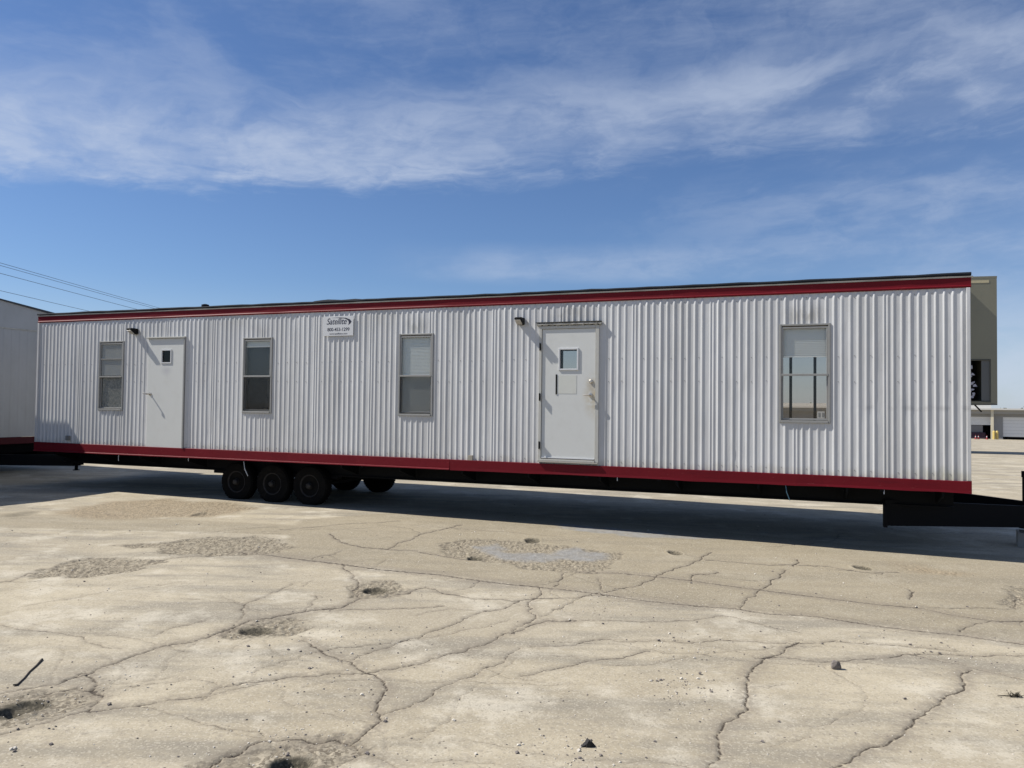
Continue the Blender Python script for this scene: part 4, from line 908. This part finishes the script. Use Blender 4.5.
rockm = Mat('grey_rock', (.20, .175, .155), .95); rockm.over(rockm.rng(rockm.noise(40, 5, .7), .4, .65), (.12, .105, .10)); rockm.bump(rockm.noise(60, 4), .6, .006)
darkm = Mat('dark_debris', (.016, .014, .014), .8)
stone('rock', rockm, 2.414, 5.72, (.040, .036, .042), 'fist sized grey rock on the pale concrete, largest stone at the right', 'rock', 1)
stone('stone', rockm, 1.367, 5.545, (.014, .013, .012), 'small dark stone left of the grey rock, beside scattered crumbs', 'stone', 2)
stone('stone', rockm, 2.627, 5.147, (.012, .011, .009), 'small dark stone just below and right of the grey rock', 'stone', 3)
ch = MB(); rr = random.Random(2)
for i in range(5):
    a = rr.uniform(-.5, .5); x = (i - 2) * .012; h = (.012, .020, .042, .034, .012)[i]
    ch.prism([(x - .016, 0), (x + .017, .0), (x + .012, h * .7), (x, h), (x - .010, h * .6)], -.014 + rr.uniform(-.008, .004), .014 + rr.uniform(-.004, .008), 'y')
cho = ch.build('rubber_scrap', darkm); cho.location = (.448, 4.347, gh(.448, 4.347) - .002); cho.rotation_euler = (0, 0, R_(12)); cho.scale = (1.05, 1, 1.0)
tag(cho, 'jagged black rubber scrap on the concrete near the bottom centre', 'rubber scrap')
# dried weed
wd = MB(); rr = random.Random(8)
wd.tube([(-.10, 0, .004), (-.05, .004, .006), (0, 0, .008)], .003, 5)
for i in range(42):
    a = rr.uniform(0, 6.28); r0 = rr.uniform(0, .025); L_ = rr.uniform(.02, .05); p = Vector((r0 * math.cos(a) + rr.uniform(-.01, .03), r0 * math.sin(a) * .6, .003)); e_ = p + Vector((math.cos(a) * L_ * .6, math.sin(a) * L_ * .4, rr.uniform(.0, .042)))
    wd.tube([p, (p + e_) / 2 + Vector((0, 0, .006)), e_], [.003, .0025, .001], 4, cap=False)
    n_ = Vector((rr.uniform(-.008, .008), rr.uniform(-.008, .008), rr.uniform(0, .006))); wd.quad(e_, e_ + n_, e_ + n_ + Vector((.006, .003, .004)), e_ + Vector((.006, 0, .003)))
wdo = wd.build('dried_weed', Mat('dried_weed', (.040, .034, .022), .9), fix=False); wdo.location = (3.40, 5.241, gh(3.4, 5.241)); wdo.scale = (1.0, 1.3, .65); tag(wdo, 'dark dried weed clump on the concrete at the right edge', 'weed')
# stick
stk = MB(); st0 = Vector((-3.209, 5.074)); st1 = Vector((-3.34, 5.557)); p0 = Vector((-3.30, 5.03, 0)); p1 = Vector((-3.36, 5.56, 0))
P_a, P_b = Vector((-3.209, 5.074, 0)), Vector((-3.34, 5.557, 0))
pts = [P_a.lerp(P_b, t) for t in (0, .25, .5, .75, 1)]
pts = [(p.x + d_, p.y, gh(p.x, p.y) + .005) for i, (p, d_) in enumerate(zip(pts, (0, .004, -.003, .003, 0)))]
stk = MB().tube(pts, [.006, .005, .0055, .006, .009], 8); stk.tube([pts[0], (pts[0][0] - .02, pts[0][1] - .01, pts[0][2] + .005)], [.009, .004], 6); 
tag(stk.build('stick', Mat('dark_stick', (.022, .017, .015), .8), smooth=True), 'thin dark stick lying on the concrete at the left edge above the pothole', 'stick')
# crumbs of stone, too many to count
import bmesh
def pebbles(name, mat, n, seed, lo, hi, label, centres=()):
    rr = random.Random(seed); m = MB(); base = [(1, 0, -.2), (-.6, .8, -.2), (-.6, -.8, -.2), (.3, .7, .5), (-.7, 0, .55), (.3, -.7, .45)]
    fc = [(0, 3, 5), (0, 1, 3), (1, 4, 3), (1, 2, 4), (2, 5, 4), (2, 0, 5), (3, 4, 5), (0, 2, 1)]
    for i in range(n):
        if centres and rr.random() < .55:
            c = rr.choice(centres); x, y = rr.gauss(c[0], c[2]), rr.gauss(c[1], c[2] * 1.3)
        else:
            y = 3.8 + 11 * rr.random() ** 1.7; x = rr.uniform(-.72, .72) * y
        if y < 3.7: continue
        s_ = rr.uniform(lo, hi) * (1 if rr.random() < .9 else 1.9); a = rr.uniform(0, 6.28); ca, sa = math.cos(a) * s_, math.sin(a) * s_
        j = int((rr.random()) * 0); z = G(x, y)
        xi = np.searchsorted(xs, x); yi = np.searchsorted(ys, y); z = float(Z[yi * nx + xi])
        k = len(m.v); m.v += [(x + p[0] * ca - p[1] * sa, y + p[0] * sa + p[1] * ca, z + .2 * s_ + p[2] * s_ * rr.uniform(.7, 1.2)) for p in base]; m.f += [tuple(k + q for q in t) for t in fc]
    tag(m.build(name, mat, fix=False), label, 'pebbles', kind='stuff')
cen = [(1.32, 6.15, .18), (1.16, 5.25, .14), (.37, 4.28, .16), (-1.1, 5.2, .4), (-.3, 9.9, .7), (-5.5, 10.5, .8), (-8, 10.3, .5), (2.6, 7.2, .7), (-1.6, 6.2, .4), (-1.2, 4.2, .2), (-2.9, 4.8, .2), (3.5, 6.2, .3), (0.9, 7.6, .3)]
pebbles('pebbles', rockm, 900, 21, .0035, .009, 'small dark stone crumbs scattered over the concrete', cen)
pebbles('pebbles', Mat('pale_grit', (.55, .51, .44), .95), 1100, 22, .003, .008, 'pale grit scattered over the concrete', cen)
